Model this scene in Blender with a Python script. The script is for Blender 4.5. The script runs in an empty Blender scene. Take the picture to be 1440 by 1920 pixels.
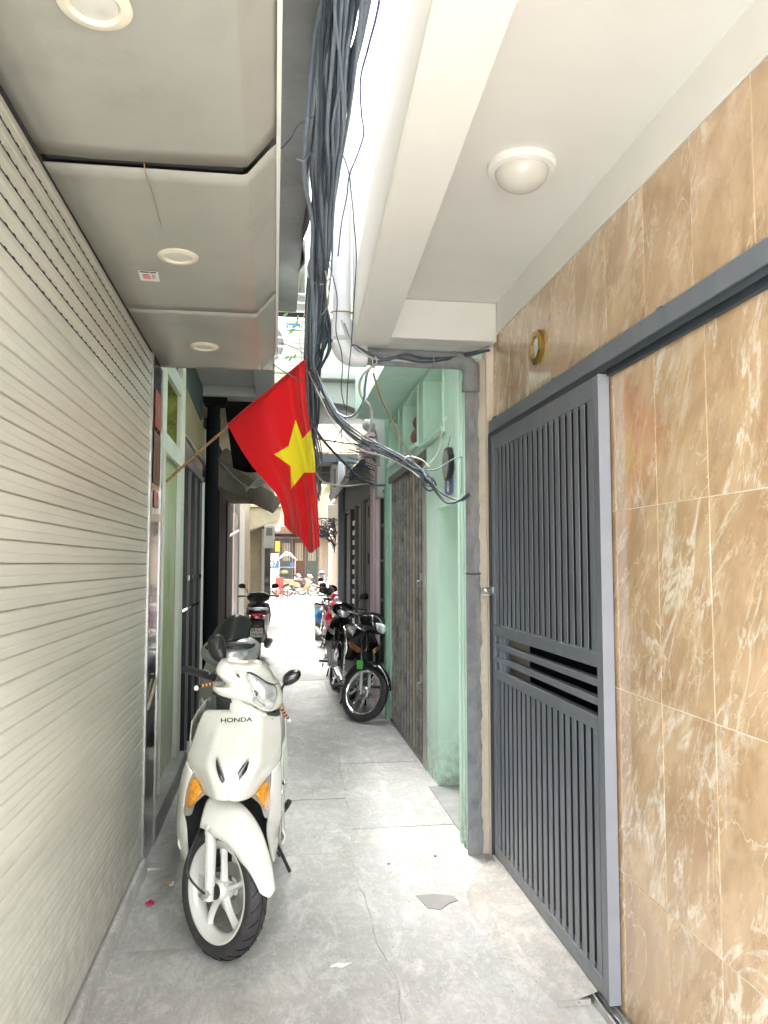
import bpy, bmesh, math, random
from math import sin, cos, pi, radians as R
from mathutils import Vector as V, Matrix, Euler, noise as mnoise
random.seed(7)
C = bpy.context.scene.collection
sc = bpy.context.scene
# ---------------------------------------------------------------- camera, sky, sun, exposure
cam = bpy.data.cameras.new('camera'); camo = bpy.data.objects.new('camera', cam); C.objects.link(camo)
camo.location = (0, 0, 1.55)
camo.rotation_euler = Euler((R(90 + 3.89), 0, R(-8.08)), 'XYZ')
cam.sensor_fit = 'VERTICAL'; cam.sensor_height = 24.0; cam.lens = 24.0 * 1442 / 1920
cam.clip_start = 0.02; cam.clip_end = 600
sc.camera = camo
w = bpy.data.worlds.new('World'); sc.world = w; w.use_nodes = True
nt = w.node_tree; nt.nodes.clear()
SUN_EL, SUN_AZ = R(62), R(-25)          # azimuth from +Y towards +X
sky = nt.nodes.new('ShaderNodeTexSky'); sky.sky_type = 'NISHITA'; sky.sun_disc = False
sky.sun_elevation = SUN_EL; sky.sun_rotation = SUN_AZ; sky.dust_density = 5; sky.air_density = 1.0; sky.ozone_density = 1
hs = nt.nodes.new('ShaderNodeHueSaturation'); hs.inputs['Saturation'].default_value = 0.16   # thin white overcast
bgd = nt.nodes.new('ShaderNodeBackground'); bgd.inputs['Strength'].default_value = 0.15
ow = nt.nodes.new('ShaderNodeOutputWorld')
nt.links.new(sky.outputs[0], hs.inputs['Color']); nt.links.new(hs.outputs[0], bgd.inputs[0]); nt.links.new(bgd.outputs[0], ow.inputs[0])
sl = bpy.data.lights.new('sun', 'SUN'); sl.energy = .5; sl.angle = R(45); sl.color = (1, .965, .92)
so = bpy.data.objects.new('sun', sl); C.objects.link(so)
sd = V((cos(SUN_EL) * sin(SUN_AZ), cos(SUN_EL) * cos(SUN_AZ), sin(SUN_EL)))
so.rotation_euler = sd.to_track_quat('Z', 'Y').to_euler(); so.location = (0, 0, 12)
vs = sc.view_settings; sc.display_settings.display_device = 'sRGB'
vs.view_transform = 'Standard'; vs.look = 'None'; vs.gamma = 1; vs.use_curve_mapping = False
vs.exposure = 4.17
sc.cycles.use_denoising = True
sc.cycles.max_bounces = 12; sc.cycles.diffuse_bounces = 8; sc.cycles.glossy_bounces = 4
sc.cycles.sample_clamp_indirect = 8

# ---------------------------------------------------------------- materials
MC = {}
def M(name, col, rough=.5, metal=0., var=.12, vs_=6., bump=0., bs=60., coat=0., dirt=None, dscale=3., damt=.5, stretch=(1, 1, 1), spec=.5, trans=0., emit=0., second=None, grime=None):
    if name in MC: return MC[name]
    m = bpy.data.materials.new(name); m.use_nodes = True; n = m.node_tree.nodes; l = m.node_tree.links
    b = n['Principled BSDF']; MC[name] = m
    geo = n.new('ShaderNodeNewGeometry'); mp = n.new('ShaderNodeMapping'); mp.inputs['Scale'].default_value = stretch
    l.new(geo.outputs['Position'], mp.inputs['Vector'])
    nz = n.new('ShaderNodeTexNoise'); nz.inputs['Scale'].default_value = vs_; nz.inputs['Detail'].default_value = 6; nz.inputs['Roughness'].default_value = .65
    l.new(mp.outputs[0], nz.inputs['Vector'])
    mx = n.new('ShaderNodeMix'); mx.data_type = 'RGBA'
    lo = [max(0, c * (1 - var)) for c in col]; hi = [min(1, c * (1 + var)) for c in col]
    mx.inputs[6].default_value = (*lo, 1); mx.inputs[7].default_value = (*(second or hi), 1)
    rp = n.new('ShaderNodeMapRange'); rp.inputs[1].default_value = .3; rp.inputs[2].default_value = .7
    l.new(nz.outputs[0], rp.inputs[0]); l.new(rp.outputs[0], mx.inputs[0])
    out = mx.outputs[2]
    if dirt:
        n2 = n.new('ShaderNodeTexNoise'); n2.inputs['Scale'].default_value = dscale; n2.inputs['Detail'].default_value = 9; n2.inputs['Roughness'].default_value = .7
        l.new(mp.outputs[0], n2.inputs['Vector'])
        r2 = n.new('ShaderNodeMapRange'); r2.inputs[1].default_value = .5; r2.inputs[2].default_value = .72; r2.inputs[4].default_value = damt
        l.new(n2.outputs[0], r2.inputs[0])
        m2 = n.new('ShaderNodeMix'); m2.data_type = 'RGBA'; m2.inputs[7].default_value = (*dirt, 1)
        l.new(r2.outputs[0], m2.inputs[0]); l.new(out, m2.inputs[6]); out = m2.outputs[2]
    if grime:      # splashed dirt that clings to the lowest part of the thing
        gz = n.new('ShaderNodeSeparateXYZ'); l.new(geo.outputs['Position'], gz.inputs[0])
        g1 = n.new('ShaderNodeMapRange'); g1.inputs[1].default_value = grime[1]; g1.inputs[2].default_value = 0; g1.inputs[4].default_value = grime[2]; l.new(gz.outputs[2], g1.inputs[0])
        g2 = n.new('ShaderNodeTexNoise'); g2.inputs['Scale'].default_value = 14; g2.inputs['Detail'].default_value = 9; g2.inputs['Roughness'].default_value = .75; l.new(geo.outputs['Position'], g2.inputs['Vector'])
        g3 = n.new('ShaderNodeMapRange'); g3.inputs[1].default_value = .38; g3.inputs[2].default_value = .62; l.new(g2.outputs[0], g3.inputs[0])
        g4 = n.new('ShaderNodeMath'); g4.operation = 'MULTIPLY'; l.new(g1.outputs[0], g4.inputs[0]); l.new(g3.outputs[0], g4.inputs[1])
        m3 = n.new('ShaderNodeMix'); m3.data_type = 'RGBA'; m3.inputs[7].default_value = (*grime[0], 1); l.new(g4.outputs[0], m3.inputs[0]); l.new(out, m3.inputs[6]); out = m3.outputs[2]
    l.new(out, b.inputs['Base Color'])
    r3 = n.new('ShaderNodeMapRange'); r3.inputs[3].default_value = max(.02, rough * .8); r3.inputs[4].default_value = min(1, rough * 1.2)
    l.new(nz.outputs[0], r3.inputs[0]); l.new(r3.outputs[0], b.inputs['Roughness'])
    b.inputs['Metallic'].default_value = metal; b.inputs['Coat Weight'].default_value = coat; b.inputs['Coat Roughness'].default_value = .08
    b.inputs['Specular IOR Level'].default_value = spec; b.inputs['Transmission Weight'].default_value = trans
    if bump:
        nb = n.new('ShaderNodeTexNoise'); nb.inputs['Scale'].default_value = bs; nb.inputs['Detail'].default_value = 5
        l.new(mp.outputs[0], nb.inputs['Vector'])
        bp = n.new('ShaderNodeBump'); bp.inputs['Strength'].default_value = min(1, bump); bp.inputs['Distance'].default_value = .004
        l.new(nb.outputs[0], bp.inputs['Height']); l.new(bp.outputs[0], b.inputs['Normal'])
    if emit:
        b.inputs['Emission Color'].default_value = (*col, 1); b.inputs['Emission Strength'].default_value = emit
    return m

def tile_mat():
    m = bpy.data.materials.new('beige marbled tile'); m.use_nodes = True; n = m.node_tree.nodes; l = m.node_tree.links
    b = n['Principled BSDF']; b.inputs['Coat Weight'].default_value = .9; b.inputs['Coat Roughness'].default_value = .03
    tc = n.new('ShaderNodeTexCoord'); oi = n.new('ShaderNodeObjectInfo')
    mu = n.new('ShaderNodeMath'); mu.operation = 'MULTIPLY'; mu.inputs[1].default_value = 40; l.new(oi.outputs['Random'], mu.inputs[0])
    cb = n.new('ShaderNodeCombineXYZ'); l.new(mu.outputs[0], cb.inputs[0]); l.new(mu.outputs[0], cb.inputs[1])
    va = n.new('ShaderNodeVectorMath'); va.operation = 'ADD'; l.new(tc.outputs['Object'], va.inputs[0]); l.new(cb.outputs[0], va.inputs[1])
    mp = n.new('ShaderNodeMapping'); mp.inputs['Rotation'].default_value = (R(-24), 0, 0); l.new(va.outputs[0], mp.inputs['Vector'])
    st = n.new('ShaderNodeVectorMath'); st.operation = 'MULTIPLY'; st.inputs[1].default_value = (1, 1.7, .72); l.new(mp.outputs[0], st.inputs[0])
    def nz(sc_, det=6, ro=.6, dist=0.):
        t = n.new('ShaderNodeTexNoise'); t.inputs['Scale'].default_value = sc_; t.inputs['Detail'].default_value = det
        t.inputs['Roughness'].default_value = ro; t.inputs['Distortion'].default_value = dist; l.new(st.outputs[0], t.inputs['Vector']); return t.outputs[0]
    def mr(s_, a, b_, c=0., d=1.):
        r = n.new('ShaderNodeMapRange'); r.inputs[1].default_value = a; r.inputs[2].default_value = b_; r.inputs[3].default_value = c; r.inputs[4].default_value = d
        r.interpolation_type = 'SMOOTHSTEP'; l.new(s_, r.inputs[0]); return r.outputs[0]
    def mix(f, a, b_):
        x = n.new('ShaderNodeMix'); x.data_type = 'RGBA'; l.new(f, x.inputs[0])
        if isinstance(a, tuple): x.inputs[6].default_value = (*a, 1)
        else: l.new(a, x.inputs[6])
        if isinstance(b_, tuple): x.inputs[7].default_value = (*b_, 1)
        else: l.new(b_, x.inputs[7])
        return x.outputs[2]
    def absd(s_, c):
        a = n.new('ShaderNodeMath'); a.operation = 'SUBTRACT'; a.inputs[1].default_value = c; l.new(s_, a.inputs[0])
        z = n.new('ShaderNodeMath'); z.operation = 'ABSOLUTE'; l.new(a.outputs[0], z.inputs[0]); return z.outputs[0]
    def mul(a, b_):
        z = n.new('ShaderNodeMath'); z.operation = 'MULTIPLY'; l.new(a, z.inputs[0]); l.new(b_, z.inputs[1]); return z.outputs[0]
    base = mix(mr(nz(4, 8, .65, .6), .3, .7), (.47, .305, .165), (.67, .475, .285))
    base = mix(mr(nz(11, 8, .7, 1.0), .48, .75, 0, .55), base, (.35, .22, .12))
    n1 = nz(2.6, 5, .55, 1.6); gate = mr(nz(1.7, 3, .5), .44, .60)
    v1 = mul(mr(absd(n1, .5), .0, .050, 1, 0), gate)
    base = mix(mul(v1, mr(nz(16, 5, .7), .32, .62)), base, (.86, .77, .63))
    n3 = nz(3.0, 5, .55, 1.2); v3 = mul(mr(absd(n3, .47), .0, .014, .75, 0), mr(nz(2.2, 2, .5), .36, .55))
    n5 = nz(4.6, 6, .6, 1.0); v5 = mul(mr(absd(n5, .52), .0, .012, .45, 0), mr(nz(2.9, 2, .5), .42, .6)); base = mix(v5, base, (.86, .76, .60))
    base = mix(v3, base, (.82, .70, .52))
    n2 = nz(4.2, 7, .65, 1.8); v2 = mul(mr(absd(n2, .55), .0, .007, .75, 0), mr(nz(3.0, 3, .5), .46, .62))
    base = mix(v2, base, (.30, .12, .04))
    l.new(base, b.inputs['Base Color']); b.inputs['Roughness'].default_value = .22
    ro = mr(nz(7, 4, .6), .3, .7, .16, .30); l.new(ro, b.inputs['Roughness'])
    return m

def floor_mat(name='worn concrete', base=(.46, .455, .435), dark=(.35, .345, .33), light=(.60, .595, .57)):
    m = bpy.data.materials.new(name); m.use_nodes = True; n = m.node_tree.nodes; l = m.node_tree.links
    b = n['Principled BSDF']
    g = n.new('ShaderNodeNewGeometry')
    def nz(sc_, det=8, ro=.65, dist=0., off=0., st=(1, 1, 1)):
        mp = n.new('ShaderNodeMapping'); mp.inputs['Location'].default_value = (off, off * .7, 0); mp.inputs['Scale'].default_value = st
        l.new(g.outputs['Position'], mp.inputs[0])
        t = n.new('ShaderNodeTexNoise'); t.inputs['Scale'].default_value = sc_; t.inputs['Detail'].default_value = det
        t.inputs['Roughness'].default_value = ro; t.inputs['Distortion'].default_value = dist; l.new(mp.outputs[0], t.inputs['Vector']); return t.outputs[0]
    def mr(s_, a, b_, c=0., d=1.):
        r = n.new('ShaderNodeMapRange'); r.inputs[1].default_value = a; r.inputs[2].default_value = b_; r.inputs[3].default_value = c; r.inputs[4].default_value = d
        l.new(s_, r.inputs[0]); return r.outputs[0]
    def mix(f, a, b_):
        x = n.new('ShaderNodeMix'); x.data_type = 'RGBA'; l.new(f, x.inputs[0])
        if isinstance(a, tuple): x.inputs[6].default_value = (*a, 1)
        else: l.new(a, x.inputs[6])
        x.inputs[7].default_value = (*b_, 1); return x.outputs[2]
    c = mix(mr(nz(1.6), .35, .65), dark, base)
    c = mix(mr(nz(7, 12, .8, .6, 3, (1, .5, 1)), .50, .62, 0, .85), c, light)
    c = mix(mr(nz(34, 8, .8, .3, 33, (1, .5, 1)), .50, .60, 0, .45), c, light)
    c = mix(mr(nz(20, 9, .8, .3, 9, (1, .55, 1)), .54, .66, 0, .8), c, dark)
    c = mix(mr(nz(5.5, 6, .65, 1.2, 14), .485, .5, 0, .0), c, dark)
    c = mix(mr(nz(3.1, 6, .6, 0, 21), .56, .74, 0, .45), c, (.40, .34, .26))
    c = mix(mr(nz(70, 3, .6, 0, 5), .66, .72, 0, .8), c, (.12, .115, .11))
    l.new(c, b.inputs['Base Color'])
    l.new(mr(nz(12), .3, .7, .62, .9), b.inputs['Roughness'])
    b1 = n.new('ShaderNodeBump'); b1.inputs['Strength'].default_value = .55; b1.inputs['Distance'].default_value = .006; l.new(nz(22, 10, .75, .3, 3, (1, .6, 1)), b1.inputs['Height'])
    b2 = n.new('ShaderNodeBump'); b2.inputs['Strength'].default_value = .4; b2.inputs['Distance'].default_value = .003; l.new(nz(120, 4, .7), b2.inputs['Height']); l.new(b1.outputs[0], b2.inputs['Normal'])
    l.new(b2.outputs[0], b.inputs['Normal'])
    return m

m_tile = tile_mat()
m_floor = floor_mat()
m_floor2 = floor_mat('far concrete toned down', (.30, .297, .285), (.24, .235, .225), (.38, .375, .36))  # same concrete, darkened to offset the strong light on the far slabs
m_fill = M('dusty joint mortar', (.42, .41, .385), .95, var=.3, vs_=9)
m_ramp = floor_mat('brushed mortar', (.43, .41, .375), (.34, .32, .29), (.55, .53, .49))
m_patch = M('dark mortar patch', (.27, .26, .25), .9, bump=.6)
m_grout = M('cream grout', (.78, .70, .56), .8)
m_shut = M('shutter aluminium paint', (.64, .64, .56), .36, metal=.18, var=.10, vs_=2.5, stretch=(1, .3, 2.0), dirt=(.50, .49, .42), dscale=3, damt=.5, bump=.05, bs=30, grime=((.30, .29, .25), .8, .75))
m_shutl = M('bright slot glint', (.72, .72, .66), .3, metal=.6)
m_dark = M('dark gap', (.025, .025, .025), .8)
m_soff = M('grey composite panel', (.37, .365, .32), .34, var=.05, vs_=1.5, bump=.05, bs=14, dirt=(.20, .19, .165), dscale=2.6, damt=.45, spec=.5)
m_white = M('white ceiling paint', (.75, .74, .695), .75, var=.03, vs_=2, bump=.12, bs=25, dirt=(.66, .62, .54), dscale=2.5, damt=.25)
m_whitep = M('white plastic', (.8, .79, .74), .4, var=.03)
m_cream = M('cream plastic', (.72, .66, .52), .45, var=.04)
m_opal = M('opal lamp glass', (.62, .60, .54), .25, var=.03, coat=.3)
m_gate = M('slate blue gate paint', (.175, .195, .225), .42, metal=.25, var=.14, vs_=5, bump=.08, bs=40, dirt=(.21, .22, .235), dscale=6, damt=.5, stretch=(1, 2.5, .5), grime=((.30, .29, .27), .5, .6))
m_gatel = M('pale lilac gate edge', (.31, .325, .365), .4, metal=.2, var=.06)
m_steel = M('worn steel', (.50, .50, .48), .35, metal=.85, var=.2, vs_=20)
m_mint = M('mint green paint', (.62, .81, .71), .62, var=.05, vs_=3, bump=.25, bs=18, dirt=(.48, .64, .54), dscale=2.6, damt=.45, stretch=(1.6, 1.6, .7), grime=((.25, .30, .24), .5, .9))
m_mintd = M('deeper mint pipe paint', (.26, .47, .34), .5, var=.1, vs_=5, dirt=(.34, .5, .4), dscale=5, damt=.5)
m_cem = M('rough grey cement', (.25, .255, .26), .9, var=.3, vs_=9, bump=1, bs=30, dirt=(.42, .35, .27), dscale=3.2, damt=.95, stretch=(3, 3, .8))
m_plas = M('peeling cream plaster', (.60, .54, .44), .85, var=.15, vs_=14, bump=.9, bs=40, dirt=(.38, .32, .24), dscale=7, damt=.7)
m_pvc = M('white pvc pipe', (.75, .77, .78), .35, var=.06, vs_=6, dirt=(.6, .52, .42), dscale=4, damt=.25)
m_pvcg = M('cement coated pipe', (.23, .24, .25), .8, var=.25, vs_=12, bump=.6, bs=40, dirt=(.36, .33, .28), dscale=8, damt=.5)
m_conc = M('raw concrete', (.30, .30, .29), .9, var=.2, vs_=4, bump=.5, bs=30, dirt=(.16, .16, .16), dscale=3, damt=.5)
m_conl = M('pale grey render', (.46, .47, .45), .85, var=.12, vs_=3, bump=.3, bs=30, dirt=(.33, .33, .32), dscale=3, damt=.5)
m_gran = M('polished black granite', (.035, .034, .036), .09, var=.5, vs_=60, coat=.6)
m_lime = M('lime green mouldy wall', (.38, .48, .14), .85, var=.25, vs_=2.2, second=(.56, .57, .47), bump=.7, bs=26, grime=((.30, .30, .24), .9, .9), dirt=(.52, .53, .44), dscale=2.0, damt=1, stretch=(1, 1, .6))
m_pale = M('pale mint frame paint', (.68, .68, .62), .75, var=.08, vs_=6, bump=.35, bs=30, dirt=(.40, .38, .30), dscale=3, damt=.5)
m_moss = M('mouldy olive recess', (.20, .23, .05), .9, var=.5, vs_=7, bump=.5, dirt=(.40, .41, .24), dscale=5, damt=.9)
m_sign = M('faded brown signboard', (.30, .225, .125), .55, var=.12, vs_=3)
m_blk = M('black pipe paint', (.008, .009, .010), .8, var=.3, spec=.15)
m_blkp = M('black plastic', (.018, .019, .021), .38, var=.2, vs_=20)
m_blkg = M('gloss black paint', (.012, .012, .014), .12, var=.2, coat=.8)
m_rub = M('rubber tyre', (.035, .033, .036), .62, var=.2, vs_=40, bump=.15, bs=150, dirt=(.11, .105, .10), dscale=9, damt=.55)
m_groove = M('tyre groove', (.008, .008, .008), .9)
m_cable = M('black cable sheath', (.055, .07, .092), .5, var=.4, vs_=12)
m_cableg = M('grey cable sheath', (.22, .265, .32), .5, var=.2, vs_=12)
m_cablew = M('pale cable sheath', (.55, .54, .50), .5, var=.1)
m_cablev = M('violet wire', (.12, .09, .30), .5)
m_cablet = M('tan cable', (.30, .23, .14), .5)
m_scw = M('pearl white scooter paint', (.86, .86, .79), .16, var=.02, vs_=5, coat=.7, dirt=(.66, .65, .58), dscale=9, damt=.4, grime=((.42, .40, .35), .55, .55))
m_scs = M('silver grey scooter paint', (.36, .36, .35), .3, metal=.35, coat=.5)
m_wsil = M('white silver lacquer', (.72, .72, .67), .3, metal=.1, var=.03, coat=.4)
m_silv = M('silver paint', (.55, .55, .53), .3, metal=.5, var=.05)
m_alu = M('cast aluminium', (.5, .5, .5), .33, metal=.9, var=.15, vs_=25)
m_chr = M('chrome', (.75, .75, .75), .08, metal=1, var=.03)
m_lens = M('clear lamp lens', (.72, .74, .74), .08, var=.35, vs_=45, coat=1, metal=.35, bump=.35, bs=110)
m_amb = M('amber lens', (.95, .33, .02), .15, var=.35, vs_=60, coat=1, bump=.4, bs=160)
m_redl = M('red lens', (.35, .02, .03), .15, coat=1, var=.2, vs_=60)
m_redp = M('crimson bike paint', (.50, .015, .05), .18, coat=.8, var=.1)
m_red = M('red plastic', (.40, .05, .04), .45, var=.1)
m_yelp = M('yellow bike paint', (.34, .29, .16), .25, coat=.5)
m_purp = M('dull purple bike paint', (.20, .11, .13), .3, coat=.4)
m_blue = M('blue plastic', (.03, .17, .45), .4)
m_teal = M('pale teal box', (.35, .62, .60), .5)
m_seat = M('black vinyl seat', (.022, .022, .024), .5, bump=.3, bs=200)
m_bam = M('bamboo', (.36, .19, .075), .5, var=.25, vs_=18, stretch=(1, 1, 1))
m_pink = M('pink wall paint', (.88, .70, .74), .7, var=.06, bump=.2)
m_gdoor = M('grey metal door', (.15, .15, .15), .5, metal=.3, var=.15)
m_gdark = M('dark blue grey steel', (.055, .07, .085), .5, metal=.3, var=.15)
m_wood = M('dark brown wood', (.10, .045, .025), .5, var=.3, vs_=12)
m_maro = M('maroon cloth', (.008, .0015, .003), .95, var=.3)
m_beig = M('stained beige wall', (.42, .37, .29), .85, var=.15, vs_=3, bump=.4, dirt=(.24, .2, .16), dscale=3, damt=.6)
m_awn = M('dirty grey canvas awning', (.13, .11, .085), .95, var=.25, spec=.2, vs_=5, bump=.3, bs=12, dirt=(.07, .06, .05), dscale=4, damt=.6)
m_tarp = M('black tarpaulin', (.002, .002, .002), .95, spec=.1, var=.3)
m_yell = M('pale yellow wall', (.66, .60, .40), .8, var=.08)
m_creamw = M('cream wall', (.66, .62, .50), .8, var=.08, bump=.2)
m_dgreen = M('dark green door paint', (.07, .10, .095), .5, var=.2)
m_glass = M('window glass dark', (.04, .05, .055), .05, coat=.5)
m_brass = M('aged brass', (.42, .28, .06), .25, metal=.9, var=.2)
m_leaf = M('leaf green', (.06, .15, .02), .5, var=.3, vs_=30)
m_acw = M('air conditioner white', (.55, .55, .52), .5, var=.04)
m_blul = M('blue logo print', (.02, .12, .36), .5)
m_navy = M('navy enamel', (.015, .04, .09), .3, coat=.5)
m_blup = M('blue enamel plaque', (.08, .17, .42), .35, coat=.4)
m_ink = M('dark print', (.04, .04, .045), .6)
m_inkr = M('red print', (.6, .08, .05), .6)
m_paper = M('white paper', (.75, .75, .72), .8, var=.05)
m_notice = M('faded red notice', (.42, .07, .05), .5, var=.3, vs_=30)
m_gourd = M('dried gourd', (.20, .095, .075), .45, var=.25, vs_=25)
m_org = M('orange print', (.75, .36, .03), .5)
m_corr = M('corrugated grey sheet', (.38, .38, .37), .6, var=.1)
m_greenst = M('green sticker', (.08, .45, .08), .5)
m_cut = M('rust stain', (.25, .13, .06), .8)

# ---------------------------------------------------------------- mesh builder
def spl(pts, n=8, closed=False):
    P_ = [V(p) for p in pts]; out = []
    k = len(P_); rng = range(k if closed else k - 1)
    for i in rng:
        p1, p2 = P_[i], P_[(i + 1) % k]
        p0 = P_[(i - 1) % k] if (closed or i > 0) else p1 * 2 - p2
        p3 = P_[(i + 2) % k] if (closed or i + 2 < k) else p2 * 2 - p1
        for j in range(n):
            t = j / n
            out.append(.5 * ((2 * p1) + (p2 - p0) * t + (2 * p0 - 5 * p1 + 4 * p2 - p3) * t * t + (3 * p1 - p0 - 3 * p2 + p3) * t ** 3))
    if not closed: out.append(P_[-1].copy())
    return out

class MB:
    def __init__(s): s.v = []; s.f = []; s.mi = []; s.cur = 0; s.xf = None
    def add(s, vs, fs):
        o = len(s.v)
        s.v += [(s.xf @ V(p) if s.xf else V(p)) for p in vs]
        s.f += [tuple(i + o for i in f) for f in fs]; s.mi += [s.cur] * len(fs); return s
    def box(s, a, b):
        (x0, x1), (y0, y1), (z0, z1) = [sorted((a[k], b[k])) for k in range(3)]
        return s.add([(x0, y0, z0), (x1, y0, z0), (x1, y1, z0), (x0, y1, z0), (x0, y0, z1), (x1, y0, z1), (x1, y1, z1), (x0, y1, z1)],
                     [(0, 3, 2, 1), (4, 5, 6, 7), (0, 1, 5, 4), (1, 2, 6, 5), (2, 3, 7, 6), (3, 0, 4, 7)])
    def prism(s, poly, vec):
        n = len(poly); vec = V(vec); p = [V(q) for q in poly]
        return s.add(p + [q + vec for q in p], [tuple(range(n))[::-1], tuple(range(n, 2 * n))] + [(i, (i + 1) % n, n + (i + 1) % n, n + i) for i in range(n)])
    def tube(s, pts, r, n=8, cap=True):
        pts = [V(p) for p in pts]; k = len(pts); rr = r if isinstance(r, (list, tuple)) else [r] * k
        t0 = (pts[1] - pts[0]).normalized(); u = t0.orthogonal().normalized(); vs = []
        for i, p in enumerate(pts):
            t = (pts[min(i + 1, k - 1)] - pts[max(i - 1, 0)])
            t = t.normalized() if t.length > 1e-9 else t0
            u = (u - t * u.dot(t)); u = u.normalized() if u.length > 1e-6 else t.orthogonal().normalized(); w_ = t.cross(u)
            vs += [p + (u * cos(2 * pi * j / n) + w_ * sin(2 * pi * j / n)) * rr[i] for j in range(n)]
        fs = [(i * n + j, i * n + (j + 1) % n, (i + 1) * n + (j + 1) % n, (i + 1) * n + j) for i in range(k - 1) for j in range(n)]
        if cap: fs += [tuple(range(n))[::-1], tuple(range((k - 1) * n, k * n))]
        return s.add(vs, fs)
    def grid(s, fn, nu, nv, cu=False, cv=False):
        vs = [fn(i / (nu if cu else nu - 1), j / (nv if cv else nv - 1)) for i in range(nu) for j in range(nv)]
        fs = [(i * nv + j, i * nv + (j + 1) % nv, ((i + 1) % nu) * nv + (j + 1) % nv, ((i + 1) % nu) * nv + j)
              for i in range(nu if cu else nu - 1) for j in range(nv if cv else nv - 1)]
        return s.add(vs, fs)
    def lathe(s, prof, mat, n=32, closed=False):   # profile (radius, height along local z)
        k = len(prof)
        vs = [mat @ V((r * cos(2 * pi * i / n), r * sin(2 * pi * i / n), h)) for i in range(n) for r, h in prof]
        fs = [(i * k + j, ((i + 1) % n) * k + j, ((i + 1) % n) * k + (j + 1) % k, i * k + (j + 1) % k) for i in range(n) for j in range(k if closed else k - 1)]
        return s.add(vs, fs)
    def ell(s, c, r, nu=14, nv=20, rot=None):
        c = V(c)
        def fn(a, b):
            p = V((r[0] * sin(pi * a) * cos(2 * pi * b), r[1] * sin(pi * a) * sin(2 * pi * b), r[2] * cos(pi * a)))
            return c + (rot @ p if rot else p)
        return s.grid(fn, nu, nv, cv=True)
    def pillow(s, outline, bulge, depth, n=6, sm=7, p=2.0, closed_spline=True, tilt=None, rings=7, ctr=None):
        """smooth panel: outline (3-D points, roughly facing -Y) inflated towards -Y by bulge, skirt going back by depth"""
        o = spl(outline, n, True) if closed_spline else [V(q) for q in outline]
        c = V(ctr) if ctr else sum(o, V()) / len(o); k = len(o); vs = []; back = V((0, 1, 0))
        for q in o: vs.append(q + back * depth)
        for ri in range(rings):
            sc_ = 1 - ri / rings
            if ri == 0: sc_ = 1
            h = bulge * (1 - sc_ ** p) ** .6 if sc_ < 1 else 0
            for q in o: vs.append(c + (q - c) * sc_ - back * h)
        vs.append(c - back * bulge)
        fs = []
        for ri in range(rings):
            for j in range(k): fs.append((ri * k + j, ri * k + (j + 1) % k, (ri + 1) * k + (j + 1) % k, (ri + 1) * k + j))
        L_ = rings * k
        for j in range(k): fs.append((L_ + j, L_ + (j + 1) % k, len(vs) - 1))
        return s.add(vs, fs)
    def loft(s, secs, n=20, e=2.4, cap=True):
        """sections (x,y,z,halfwidth,halfheight) rings in XZ planes along y"""
        vs = []
        for (x, y, z, a, b) in secs:
            for j in range(n):
                t = 2 * pi * j / n; ct, st_ = cos(t), sin(t)
                vs.append((x + a * math.copysign(abs(ct) ** (2 / e), ct), y, z + b * math.copysign(abs(st_) ** (2 / e), st_)))
        k = len(secs)
        fs = [(i * n + j, i * n + (j + 1) % n, (i + 1) * n + (j + 1) % n, (i + 1) * n + j) for i in range(k - 1) for j in range(n)]
        if cap: fs += [tuple(range(n)), tuple(range((k - 1) * n, k * n))]
        return s.add(vs, fs)

def obj(name, mb, mats, parent=None, smooth=35, bevel=0, label=None, cat=None, group=None, kind=None, solid=0, seg=2):
    me = bpy.data.meshes.new(name); me.from_pydata([tuple(p) for p in mb.v], [], mb.f)
    mats = mats if isinstance(mats, (list, tuple)) else [mats]
    for m in mats: me.materials.append(m)
    if len(mats) > 1: me.polygons.foreach_set('material_index', mb.mi)
    bm = bmesh.new(); bm.from_mesh(me); bmesh.ops.remove_doubles(bm, verts=bm.verts, dist=1e-5); bmesh.ops.recalc_face_normals(bm, faces=bm.faces); bm.to_mesh(me); bm.free()
    if smooth:
        me.polygons.foreach_set('use_smooth', [True] * len(me.polygons)); me.set_sharp_from_angle(angle=R(smooth))
    o = bpy.data.objects.new(name, me); C.objects.link(o)
    if parent: o.parent = parent
    if bevel:
        b = o.modifiers.new('bevel', 'BEVEL'); b.width = bevel; b.segments = seg; b.limit_method = 'ANGLE'; b.angle_limit = R(40)
    if solid:
        b = o.modifiers.new('solid', 'SOLIDIFY'); b.thickness = solid; b.offset = 0
    return tag(o, label, cat, group, kind)
def tag(o, label=None, cat=None, group=None, kind=None):
    if label: o['label'] = label
    if cat: o['category'] = cat
    if group: o['group'] = group
    if kind: o['kind'] = kind
    return o
def thing(name, label, cat, loc=(0, 0, 0), rot=(0, 0, 0), group=None, parent=None):
    o = bpy.data.objects.new(name, None); C.objects.link(o); o.location = loc; o.rotation_euler = rot; o.empty_display_size = .1
    if parent: o.parent = parent
    return tag(o, label, cat, group)
def bx(name, a, b, mat, parent=None, bevel=0, **k): return obj(name, MB().box(a, b), mat, parent, smooth=0 if not bevel else 35, bevel=bevel, **k)
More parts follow.
